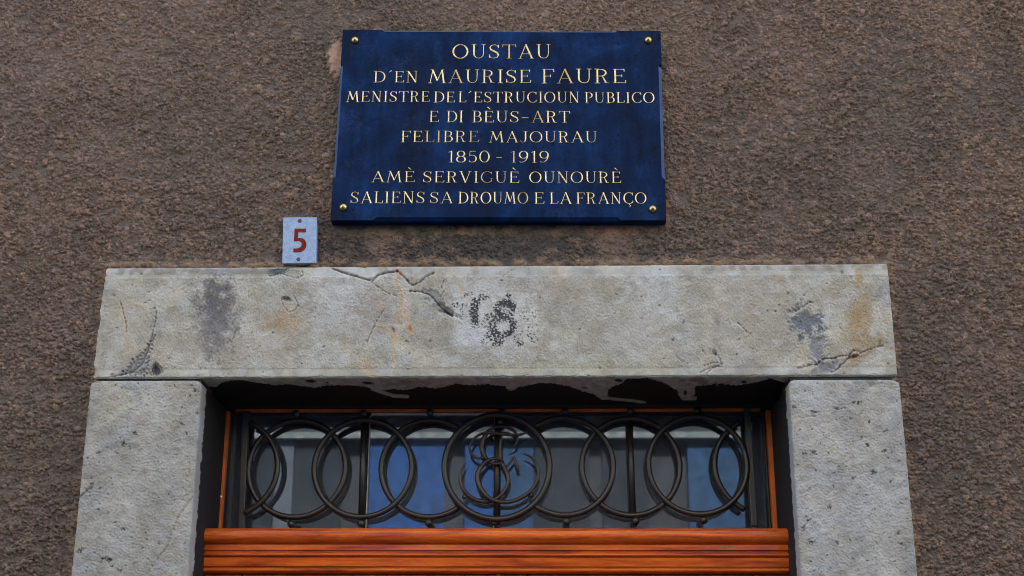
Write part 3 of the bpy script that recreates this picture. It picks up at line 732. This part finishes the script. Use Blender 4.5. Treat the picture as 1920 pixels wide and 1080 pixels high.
def spl(P, n=10):
    """Catmull-Rom through points (x,y,r)"""
    P = np.array(P, float); Q = np.vstack([2*P[0]-P[1], P, 2*P[-1]-P[-2]]); out = []
    for i in range(1, len(Q)-2):
        for t in np.linspace(0, 1, n, endpoint=False):
            a, b, c, d = Q[i-1], Q[i], Q[i+1], Q[i+2]
            out.append(.5*((2*b)+(-a+c)*t+(2*a-5*b+4*c-d)*t*t+(-a+3*b-3*c+d)*t**3))
    out.append(Q[-2]); return np.array(out)
mono = MB()
def mstroke(P, yo):
    S_ = spl(P); pts = []; rad = []
    for x, y, r in S_:
        wx, wz = U(820+x/4.908, 760+y/4.908, YR+yo); pts.append((wx, YR+yo, wz)); rad.append(max(.7, r*1.08/4.908)*PXM)
    mono.tube(pts, rad, 8)
mstroke([(835, 238, 6), (790, 262, 11), (730, 274, 13), (650, 270, 14), (560, 260, 15), (470, 252, 14), (400, 265, 12), (340, 305, 10), (302, 365, 10), (300, 420, 11), (330, 465, 12), (375, 486, 12), (430, 482, 13)], -.010)
mstroke([(655, 394, 6), (700, 380, 8), (730, 340, 10), (735, 285, 11), (705, 235, 13), (650, 205, 14), (590, 198, 15), (520, 210, 14), (465, 245, 18), (425, 310, 20), (410, 375, 22), (420, 440, 22), (455, 500, 18), (510, 535, 14), (570, 535, 12), (615, 512, 9)], -.004)
mstroke([(592, 280, 8), (582, 340, 15), (578, 420, 18), (582, 500, 18), (610, 560, 18), (645, 640, 19), (650, 710, 18), (615, 790, 17), (560, 845, 16), (490, 880, 17), (400, 882, 18), (310, 845, 17), (245, 780, 15), (212, 700, 14), (212, 630, 12), (238, 570, 9), (260, 532, 5)], -.002)
mstroke([(612, 512, 8), (550, 490, 12), (480, 500, 15), (415, 550, 18), (372, 630, 22), (375, 710, 23), (420, 800, 22), (490, 860, 19), (580, 888, 17), (680, 885, 17), (780, 845, 18), (860, 785, 16), (915, 700, 14), (930, 620, 12), (905, 530, 11), (850, 470, 9), (790, 445, 5)], -.012)
mstroke([(632, 568, 6), (665, 530, 10), (705, 475, 11)], -.008); mstroke([(705, 475, 10), (725, 530, 13), (745, 590, 14)], -.008)
mono.build('monogram', M_RUSTY, gr)
for x, y in ((582, 155), (250, 842), (857, 830)):
    c = U(820+x/4.908, 760+y/4.908, YR-.004); mb = MB(); mb.sphere((c[0], YR-.004, c[1]), 24/4.908*PXM); mb.build('ball', M_IRON, gr)

# ------------------------------------------------------------------ front door with moulded rail
YD = .10
door = empty('front_door', ((xl_in+xr_in)/2, .16, 0), 'varnished orange brown wooden double door with moulded top rail', 'door')
dx0, dx1 = (U(383, 1000, YD)[0]), (U(1481, 995, YD)[0])
Zp = lambda py, y: U(930, py, y)[1]
prof = []
zt_, zc_ = Zp(988, YD), Zp(1018.5, YD)
prof.append((.24, zt_)); prof.append((YD+.018, zt_))
rz = (zt_-zc_)/2
for a in np.linspace(80, -75, 14): prof.append((YD+.020-.020*math.cos(R(a)), zc_+rz+rz*math.sin(R(a))))
prof += [(YD+.017, zc_-.001), (YD+.012, zc_-.002), (YD+.012, Zp(1031, YD+.012)), (YD+.018, Zp(1032.5, YD+.018)), (YD+.018, Zp(1036, YD+.018))]
b0, b1 = Zp(1036.5, YD+.01), Zp(1043, YD+.01)
for a in np.linspace(80, -80, 7): prof.append((YD+.017-.007*math.cos(R(a)), (b0+b1)/2+(b0-b1)/2*math.sin(R(a))))
prof += [(YD+.019, b1-.0012), (YD+.013, b1-.003), (YD+.015, Zp(1062, YD+.015)), (YD+.020, Zp(1063, YD+.02)), (YD+.020, Zp(1064.5, YD+.02))]
b0, b1 = Zp(1065, YD+.014), Zp(1072.5, YD+.014)
for a in np.linspace(80, -80, 7): prof.append((YD+.020-.006*math.cos(R(a)), (b0+b1)/2+(b0-b1)/2*math.sin(R(a))))
zend = b1-.002
prof += [(YD+.026, zend), (.24, zend)]
mb = MB(); mb.prism_x(prof, dx0, dx1); mb.build('transom_rail', M_WOOD, door)
YL = YD+.034
xm = U(935, 1076, YL)[0]; xs0, xs1 = U(872, 1076, YL)[0], U(988, 1076, YL)[0]
for x0_, x1_, st in ((dx0-.01, xm-.001, xs0), (xm+.001, dx1+.01, xs1)):
    mb = MB(); H = zend-.001
    inner = (st, x1_) if st > x0_+.2 else (x0_, st)
    outer = (x0_, x0_+.09) if st > x0_+.2 else (x1_-.09, x1_)
    a, b = (outer[1], inner[0]) if st > x0_+.2 else (inner[1], outer[0])
    mb.box(inner[0], inner[1], YL, YL+.045, .02, H); mb.box(outer[0], outer[1], YL, YL+.045, .02, H)
    for z0_, z1_ in ((H-.12, H), (.95, 1.09), (.02, .24)): mb.box(a+.0012, b-.0012, YL+.0008, YL+.044, z0_, z1_)
    leaf = mb.build('door_leaf', M_WOODV, door, .002)
    for z0_, z1_ in ((.24, .95), (1.09, H-.12)):
        pm = MB(); pm.box(a, b, YL+.018, YL+.03, z0_, z1_)
        pm.box(a+.05, b-.05, YL+.010, YL+.02, z0_+.05, z1_-.05)
        p_ = pm.build('panel', M_WOODV, None, .006); p_.parent = leaf
        p_.matrix_parent_inverse = Matrix.Translation(-door.location) if False else leaf.matrix_world.inverted() if False else Matrix.Identity(4)
mb = MB(); mb.tube([(xm, YL-.002, .03), (xm, YL-.002, 1.0), (xm, YL-.002, zend-.0015)], .0065, 12); mb.build('astragal', M_WOODV, door)

# ------------------------------------------------------------------ memorial plaque
YP = -.034
PC = [U(643, 56, YP), U(1238.5, 58, YP), U(1249.5, 413, YP), U(619.5, 413, YP)]   # tl tr br bl (front face outline)
pq = empty('memorial_plaque', ((PC[2][0]+PC[3][0])/2, YP, PC[3][1]), 'dark blue stone memorial plaque with gilded lettering and four brass studs', 'plaque')
def build_slab():
    P = [np.array(p) for p in PC]
    cen = sum(P)/4
    bm = bmesh.new()
    front = []; sides = []
    c = .0075
    spans = {0: (718/1., 1158), 1: (122, 340), 2: (1165, 700), 3: (338, 122)}
    def at(i, v):
        a, b = P[i], P[(i+1) % 4]
        if i in (0, 2):
            xa, xb = ((643, 1238.5) if i == 0 else (1249.5, 619.5)); t = (v-xa)/(xb-xa)
        else:
            ya, yb = ((58, 413) if i == 1 else (413, 56)); t = (v-ya)/(yb-ya)
        return a+(b-a)*t
    yb = -.002
    mk = lambda p, y: bm.verts.new((p[0], y, p[1]))
    corner = [mk(p, YP) for p in P]; cback = [mk(p, yb) for p in P]
    for i in range(4):
        j = (i+1) % 4
        t = (P[j]-P[i])/np.linalg.norm(P[j]-P[i]); nin = np.array([t[1], -t[0]])
        if nin@(cen-P[i]) < 0: nin = -nin
        A, B_ = at(i, spans[i][0]), at(i, spans[i][1])
        ci = c*(.62 if i == 0 else .75 if i == 3 else 1.0)
        s = ci*1.0
        vA, vB = mk(A, YP), mk(B_, YP)
        vA1, vB1 = mk(A+t*s+nin*ci, YP), mk(B_-t*s+nin*ci, YP)
        vAd, vBd = mk(A+t*s, YP+ci), mk(B_-t*s, YP+ci)
        front += [corner[i], vA, vA1, vB1, vB]
        bm.faces.new([vA1, vAd, vBd, vB1]); bm.faces.new([vA, vAd, vA1]); bm.faces.new([vB1, vBd, vB])
        bm.faces.new([corner[i], cback[i], cback[j], corner[j], vB, vBd, vAd, vA])
    bm.faces.new(front); bm.faces.new(cback[::-1])
    bmesh.ops.recalc_face_normals(bm, faces=bm.faces)
    bmesh.ops.triangulate(bm, faces=[f for f in bm.faces if len(f.verts) > 4])
    es = [e for e in bm.edges if len(e.link_faces) == 2 and e.calc_face_angle() > R(30)]
    me = bpy.data.meshes.new('slab'); bm.to_mesh(me); bm.free()
    me.materials.append(M_SLATE); me.materials.append(mat_plain('sky_lit_slate_edge', (.028, .055, .13), .5, nscale=30, var=.4))  # chamfers facing up and sideways carry a sky highlight as paler colour
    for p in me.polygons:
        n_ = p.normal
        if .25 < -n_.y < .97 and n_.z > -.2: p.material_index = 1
    return part(link('slab', me), pq)
build_slab()

# stroke font: every glyph is a list of strokes [(x, y, width)...]; cap height 1
TK, TN, SF = .150, .070, .065
def ln(p, q, w0, w1=None):
    w1 = w0 if w1 is None else w1
    return [(p[0], p[1], w0), (q[0], q[1], w1)]
def sf(x, y, h=.15): return [(x-h, y, SF), (x+h, y, SF)]
def arcg(cx, cy, rx, ry, a, b, n=22, k=1.3, tk=TK, tn=TN):
    out = []
    for t in np.linspace(a, b, n):
        out.append((cx+rx*math.cos(R(t)), cy+ry*math.sin(R(t)), tn+(tk-tn)*abs(math.cos(R(t)))**k))
    return out
def bowl(x0, yt, yb, xs, rx):
    cy, ry = (yt+yb)/2, (yt-yb)/2
    return [(x0, yt, TN)]+arcg(xs, cy, rx, ry, 90, -90, 16)+[(x0, yb, TN)]
def stem(x, w=None, y0=0, y1=1): return ln((x, y0), (x, y1), TK if w is None else w)
G = {}
G['A'] = (.86, [ln((.10, 0), (.43, 1.0), TN), ln((.42, 1.0), (.77, 0), TK), ln((.23, .33), (.66, .33), TN), sf(.10, 0, .11), sf(.77, 0, .12)])
G['B'] = (.68, [stem(.16), bowl(.10, .97, .53, .34, .22), bowl(.10, .53, .03, .36, .26), sf(.14, 0, .13), sf(.14, 1, .13)])
G['C'] = (.80, [arcg(.46, .5, .40, .49, 48, 312, 26), ln((.74, .98), (.74, .74), TN), ln((.74, .26), (.76, .10), TN)])
G['D'] = (.88, [stem(.16), [(.08, .97, TN), (.36, .97, TN)]+arcg(.38, .5, .42, .47, 88, -88, 20)+[(.08, .03, TN)], sf(.12, 0, .12), sf(.12, 1, .12)])
E_ = [stem(.16), ln((.06, .97), (.62, .97), TN), ln((.16, .52), (.50, .52), TN), ln((.06, .03), (.66, .03), TN), ln((.62, 1.0), (.63, .82), TN), ln((.50, .60), (.50, .44), TN), ln((.67, .0), (.70, .20), TN)]
G['E'] = (.72, E_)
G['F'] = (.68, [stem(.16), ln((.06, .97), (.64, .97), TN), ln((.16, .50), (.48, .50), TN), ln((.64, 1.0), (.66, .80), TN), ln((.48, .60), (.48, .41), TN), sf(.16, 0, .14)])
G['G'] = (.86, [arcg(.46, .5, .40, .49, 48, 318, 26), ln((.74, .98), (.74, .76), TN), ln((.76, .12), (.76, .40), TN), sf(.74, .40, .13)])
G['I'] = (.36, [stem(.18), sf(.18, 0), sf(.18, 1)])
G['J'] = (.56, [[(.40, 1.0, TK), (.40, .30, TK), (.36, .10, TK*.8), (.24, .01, TN), (.10, .04, TN), (.05, .16, TN)], sf(.40, 1)])
G['L'] = (.64, [stem(.16), ln((.06, .03), (.60, .03), TN), ln((.61, 0), (.64, .22), TN), sf(.16, 1)])
G['M'] = (1.06, [ln((.10, 0), (.26, 1.0), TN), ln((.24, 1.0), (.53, .18), TK), ln((.53, .18), (.80, 1.0), TN), ln((.80, 1.0), (.92, 0), TK), sf(.10, 0, .12), sf(.93, 0, .13), ln((.12, 1), (.26, 1), SF), ln((.80, 1), (.93, 1), SF)])
G['N'] = (.88, [ln((.15, 0), (.15, 1.0), TN), ln((.15, 1.0), (.72, 0.0), TK), ln((.72, 0), (.72, 1.0), TN), sf(.15, 0, .12), sf(.72, 1, .12), ln((.02, 1), (.16, 1), SF)])
O_ = arcg(.45, .5, .40, .49, 0, 360, 34)
G['O'] = (.92, [O_]); 
G['P'] = (.66, [stem(.16), bowl(.08, .97, .46, .34, .26), sf(.16, 0, .14), sf(.12, 1, .11)])
G['R'] = (.80, [stem(.16), bowl(.08, .97, .50, .34, .26), ln((.42, .50), (.60, .03), TN*1.0, TK), ln((.52, .03), (.76, .02), SF), sf(.15, 0, .14), sf(.12, 1, .11)])
G['S'] = (.66, [[(.56, .80, TN), (.50, .92, TN), (.34, .985, TN), (.17, .93, TN*1.2), (.09, .78, TK*.85), (.15, .62, TK), (.32, .52, TK*1.1), (.50, .40, TK*1.05), (.57, .24, TK*.9), (.50, .08, TN*1.3), (.32, .015, TN), (.14, .06, TN), (.07, .19, TN)], ln((.57, .97), (.57, .74), TN), ln((.06, .03), (.06, .28), TN)])
G['T'] = (.76, [stem(.38), ln((.02, .97), (.74, .97), TN), ln((.03, 1.0), (.0, .80), TN), ln((.73, 1.0), (.76, .80), TN), sf(.38, 0)])
G['U'] = (.84, [[(.16, 1.0, TK), (.16, .36, TK), (.19, .18, TK*.85), (.30, .05, TN*1.1), (.44, .015, TN), (.58, .06, TN), (.67, .18, TN), (.70, .36, TN), (.70, 1.0, TN)], sf(.16, 1, .13), sf(.70, 1, .12)])
G['V'] = (.82, [ln((.08, 1.0), (.40, 0), TK), ln((.40, 0), (.70, 1.0), TN), sf(.08, 1, .12), sf(.70, 1, .12)])
G['Ç'] = (.80, G['C'][1]+[[(.46, .0, TN), (.50, -.10, TN), (.56, -.16, TK*.8), (.52, -.26, TN), (.42, -.29, TN)]])
G['È'] = (.72, E_+[ln((.26, 1.34), (.46, 1.14), TK*.9, TN)])
G['´'] = (.36, [ln((.28, 1.06), (.08, .88), TK*.8, TN)])
G['-'] = (.60, [ln((.05, .42), (.52, .42), TN*1.2)])
G['1'] = (.46, [stem(.26), ln((.24, 1.0), (.06, .86), TN), sf(.26, 0, .14)])
G['8'] = (.68, [arcg(.33, .75, .24, .235, 0, 360, 24), arcg(.33, .265, .29, .255, 0, 360, 26)])
G['5'] = (.64, [ln((.14, .96), (.54, .96), TN*1.2), ln((.14, .98), (.12, .52), TN), [(.12, .52, TN)]+arcg(.29, .32, .28, .305, 120, -140, 20)])
G['0'] = (.76, [arcg(.37, .5, .31, .49, 0, 360, 30)])
G['9'] = (.68, [arcg(.33, .68, .27, .31, 0, 360, 26), [(.60, .68, TK), (.58, .44, TK*.9), (.50, .22, TN*1.3), (.34, .06, TN), (.16, .02, TN), (.06, .10, TN)]])
def word_mesh(V, F, C, word, x0, x1, ytop, ybase, yb_right, tones):
    a, b = U(x0, ybase, YP), U(x1, yb_right, YP)
    cap = U(x0, ytop, YP)[1]-a[1]
    gap = .13
    tot = sum(G[ch][0] for ch in word)+gap*(len(word)-1) - .06
    sx = (b[0]-a[0])/tot
    x = -.03
    for ch in word:
        gw, strokes = G[ch]
        tone = tones(ch)
        for st in strokes:
            P = np.array([(a[0]+(x+q[0])*sx, a[1]+(b[1]-a[1])*(x+q[0])/tot+q[1]*cap) for q in st]); W = np.array([q[2] for q in st])*cap*.69
            n = len(P)
            T = np.empty_like(P); T[1:-1] = P[2:]-P[:-2]; T[0] = P[1]-P[0]; T[-1] = P[-1]-P[-2]
            if np.allclose(P[0], P[-1]): T[0] = T[-1] = P[1]-P[-2]
            T /= np.maximum(np.linalg.norm(T, axis=1), 1e-9)[:, None]
            Nn = np.stack([-T[:, 1], T[:, 0]], 1)
            k = len(V)
            for p, nn, w_ in zip(P, Nn, W):
                l, r_ = p+nn*w_/2, p-nn*w_/2
                V += [(l[0], YP-.0002, l[1]), (p[0], YP-.0011, p[1]), (r_[0], YP-.0002, r_[1])]
                C += [tone]*3
            for i in range(n-1):
                o = k+3*i
                F += [(o, o+1, o+4, o+3), (o+1, o+2, o+5, o+4)]
        x += gw+gap
LINES = [
    [('OUSTAU', 849, 1032, 83.5, 109.5, 109.5)],
    [('D´EN', 701, 783, 133.5, 154.5, 154.5), ('MAURISE', 804, 995, 131, 155.5, 155.5), ('FAURE', 1016, 1173, 129.5, 156, 156)],
    [('MENISTRE', 650, 805, 171, 191, 191), ('DE', 814, 852, 172, 192, 192), ('L´ESTRUCIOUN', 860, 1086, 172, 192, 192.5), ('PUBLICO', 1097, 1227, 173, 193, 193)],
    [('E', 805, 822, 208, 229, 229), ('DI', 838, 868, 208, 229, 229), ('BÈUS-ART', 886, 1068, 208, 229.5, 230)],
    [('FELIBRE', 752, 897, 245.5, 266.5, 266.5), ('MAJOURAU', 918, 1119, 246.5, 267, 267)],
    [('1850', 840, 918, 283, 304.5, 304.5), ('-', 930, 942, 283, 304.5, 304.5), ('1919', 957, 1029, 283.5, 305, 305)],
    [('AMÈ', 697, 777, 321, 341.5, 341.5), ('SERVIGUÈ', 793, 973, 321, 342, 343), ('OUNOURÈ', 993, 1164, 322, 343, 343)],
    [('SALIENS', 657, 796, 359.5, 381, 381), ('SA', 806, 848, 360, 381, 381), ('DROUMO', 860, 990, 360, 381.5, 382), ('E', 1002, 1020, 360.5, 382, 382), ('LA', 1031, 1071, 360.5, 382, 382), ('FRANÇO', 1081, 1212, 361, 382, 382)]]
def tones(ch):
    t = rnd.random()
    if t < .07: return (.62, .40, .13)
    g = rnd.uniform(.85, 1.1)
    return (1.0*g, .75*g, .32*g)
for words in LINES:
    for wd in words:
        V, F, C = [], [], []
        word_mesh(V, F, C, *wd, tones)
        me = bpy.data.meshes.new('gilded_word'); me.from_pydata(V, [], F)
        at_ = me.color_attributes.new('Col', 'FLOAT_COLOR', 'POINT'); at_.data.foreach_set('color', np.array([(*c, 1) for c in C], np.float32).ravel())
        part(link('gilded_word', me, None, M_GOLD), pq)
for x, y in ((665.5, 74.5), (1215.5, 74.5), (643.5, 388), (1224, 391)):
    cx, cz = U(x, y, YP-.004); s = .0092
    mb = MB(); mb.lathe_y((cx, YP, cz), [(.0001, -.0105), (s*.12, -.0100), (s*.45, -.0088), (s*.8, -.0062), (s*.97, -.0032), (s, -.0012), (s, 0)], 24)
    mb.build('stud', M_BRASS, pq)

# ------------------------------------------------------------------ house number
YN = -.018
ns = empty('number_plate', (U(561, 450, YN)[0], YN, U(561, 494, YN)[1]), 'small pale blue enamelled plate with red brown house number 5', 'house number')
NC = [U(531, 407.5, YN), U(594.5, 407, YN), U(593, 493, YN), U(529, 494, YN)]
def quad_slab(mb, Cn, y0, y1):
    V = [(x, y0, z) for x, z in Cn]+[(x, y1, z) for x, z in Cn]
    mb.add(V, [(0, 1, 2, 3), (7, 6, 5, 4), (0, 4, 5, 1), (1, 5, 6, 2), (2, 6, 7, 3), (3, 7, 4, 0)])
t = NT('pale_blue_enamel')
vo = t.n('ShaderNodeTexVoronoi'); vo.inputs['Scale'].default_value = 330; t.l(t.coord(), vo.inputs['Vector'])
pit = t.ramp(vo.outputs['Distance'], [(.16, 0.0), (.26, 1.0)])
cc = t.mix(t.ramp(t.noise(90, 4), [(.3, (.20, .285, .42)), (.7, (.27, .37, .51))]), t.ramp(t.noise(500, 3, .7), [(.3, .7), (.6, 1.1)]), .6, 'MULTIPLY')
cc = t.mix((.09, .13, .21), cc, pit)
M_ENAMEL = t.fin(cc, .4, t.bump(t.noise(380, 4, .6), .5, .0015), spec=.4)
mb = MB(); quad_slab(mb, NC, YN, -.001); mb.build('plate', M_ENAMEL, ns, .0012)
q5 = [(210, 795), (297, 795), (293, 823), (237, 823), (233, 867), (252, 865), (272, 868), (287, 879), (297, 898), (299, 918), (294, 940), (281, 957), (263, 968), (240, 973), (200, 973), (201, 944), (226, 944), (243, 940), (255, 932), (262, 920), (263, 906), (257, 895), (246, 889), (230, 888), (204, 892)]
mb = MB(); P5 = [U(500+x/4, 230+y/4, YN) for x, y in q5]; n5 = len(P5)
mb.add([(x, YN-.0006, z) for x, z in P5]+[(x, YN-.0001, z) for x, z in P5], [list(range(n5))]+[(i, (i+1) % n5, n5+(i+1) % n5, n5+i) for i in range(n5)])
mb.build('numeral', mat_plain('red_brown_enamel', (.15, .016, .005), .55, nscale=150, var=.3, spec=.08), ns)
for x, y in ((562, 414), (559.5, 486)):
    c = U(x, y, YN); mb = MB(); mb.lathe_y((c[0], YN, c[1]), [(.0001, -.001), (.0015, -.0012), (.0028, -.0022), (.0042, -.0012), (.0046, 0)], 14); mb.build('screw', M_SCREW, ns)

# ------------------------------------------------------------------ a loose cobweb thread under the lintel
mb = MB(); pts = []
for x, y in ((1350.5, 704), (1350.5, 709), (1348, 714), (1344.5, 719), (1344, 721), (1346, 724)):
    a = U(x, y, .03); pts.append((a[0], .03, a[1]))
mb.tube(pts, .0006, 5)
th = mb.build('cobweb_thread', mat_plain('cobweb', (.6, .6, .58), .7))
tag(th, 'single white cobweb thread dangling from the underside of the lintel', 'cobweb')

# ------------------------------------------------------------------ the house across the street, which the transom glass mirrors
YO = -5.6
def W_(px, py):
    """point of the far facade that the leaning glass mirrors towards photo point (px,py)"""
    d = (px-960)*CR+(540-py)*CU+FPX*CF
    n_ = np.array([0, math.cos(PT), math.sin(PT)]); p0 = np.array([0, YG, zc0])
    h = CAM+d*((p0-CAM)@n_)/(d@n_); r_ = d-2*(d@n_)*n_
    q = h+r_*(YO+.04-h[1])/r_[1]
    return q[0], q[2]
oh = empty('opposite_house', (0, YO, 0), 'sunlit house across the street mirrored in the transom glass, pale ledge over blue shutters', 'house')
M_OP = mat_plain('pale_render', (.34, .32, .29), .9, nscale=5, var=.12); M_OPD = mat_plain('grey_render', (.055, .064, .078), .9, nscale=9, var=.35)
zl0, zl1 = W_(930, 823)[1], W_(930, 812)[1]
mb = MB(); mb.box(-8, 8, YO-6, YO, zl0+.3, 7.2); mb.build('wall', M_OP, oh)
mb = MB(); mb.box(-8, 8, YO-6, YO, 0, zl0+.3); mb.build('wall', M_OPD, oh)
mb = MB(); mb.box(-7.5, 7.5, YO, YO+.09, zl0, zl1); mb.build('ledge', mat_plain('pale_stone_ledge', (.25, .285, .30), .8, nscale=22, var=.45), oh)
mb = MB(); mb.box(-8.2, 8.2, YO-6.2, YO+.25, 7.2, 7.4); mb.build('roof', mat_plain('far_roof_tile', (.3, .13, .08), .9), oh)
M_SH = mat_plain('blue_shutter_paint', (.013, .080, .28), .6, nscale=16, var=.55)
M_SHD = mat_plain('slate_blue_paint', (.020, .075, .18), .6, nscale=14, var=.5)
M_DK = mat_plain('dark_shop_front', (.026, .036, .050), .5, nscale=9, var=.4)
def opan(name, xa, xb, mat, th=.04):
    a, b = W_(xa, 880)[0], W_(xb, 880)[0]
    m_ = MB(); m_.box(a, b, YO, YO+th, .5, zl0-.002); m_.build(name, mat, oh)
m_ = MB(); a, b = W_(517, 880)[0], W_(550, 880)[0]; m_.box(a, b, YO, YO+.05, .5, zl0-.002); m_.build('pilaster', mat_plain('grey_stone', (.12, .145, .185), .8, nscale=14), oh)
opan('shutter', 420, 513, M_DK); opan('shutter', 553, 640, M_DK); opan('shutter', 693, 834, M_SH, .05); opan('shutter', 872, 925, M_SH, .05)
opan('shutter', 927, 1000, M_SHD); opan('shutter', 1003, 1105, M_DK); opan('shutter', 1130, 1215, M_DK, .03); opan('shutter', 1290, 1440, M_SHD)

sc.cycles.use_denoising = True; sc.cycles.pixel_filter_type = 'BLACKMAN_HARRIS'; sc.cycles.filter_width = 1.0
sc.cycles.max_bounces = 8; sc.cycles.diffuse_bounces = 5; sc.cycles.glossy_bounces = 4; sc.cycles.transparent_max_bounces = 12
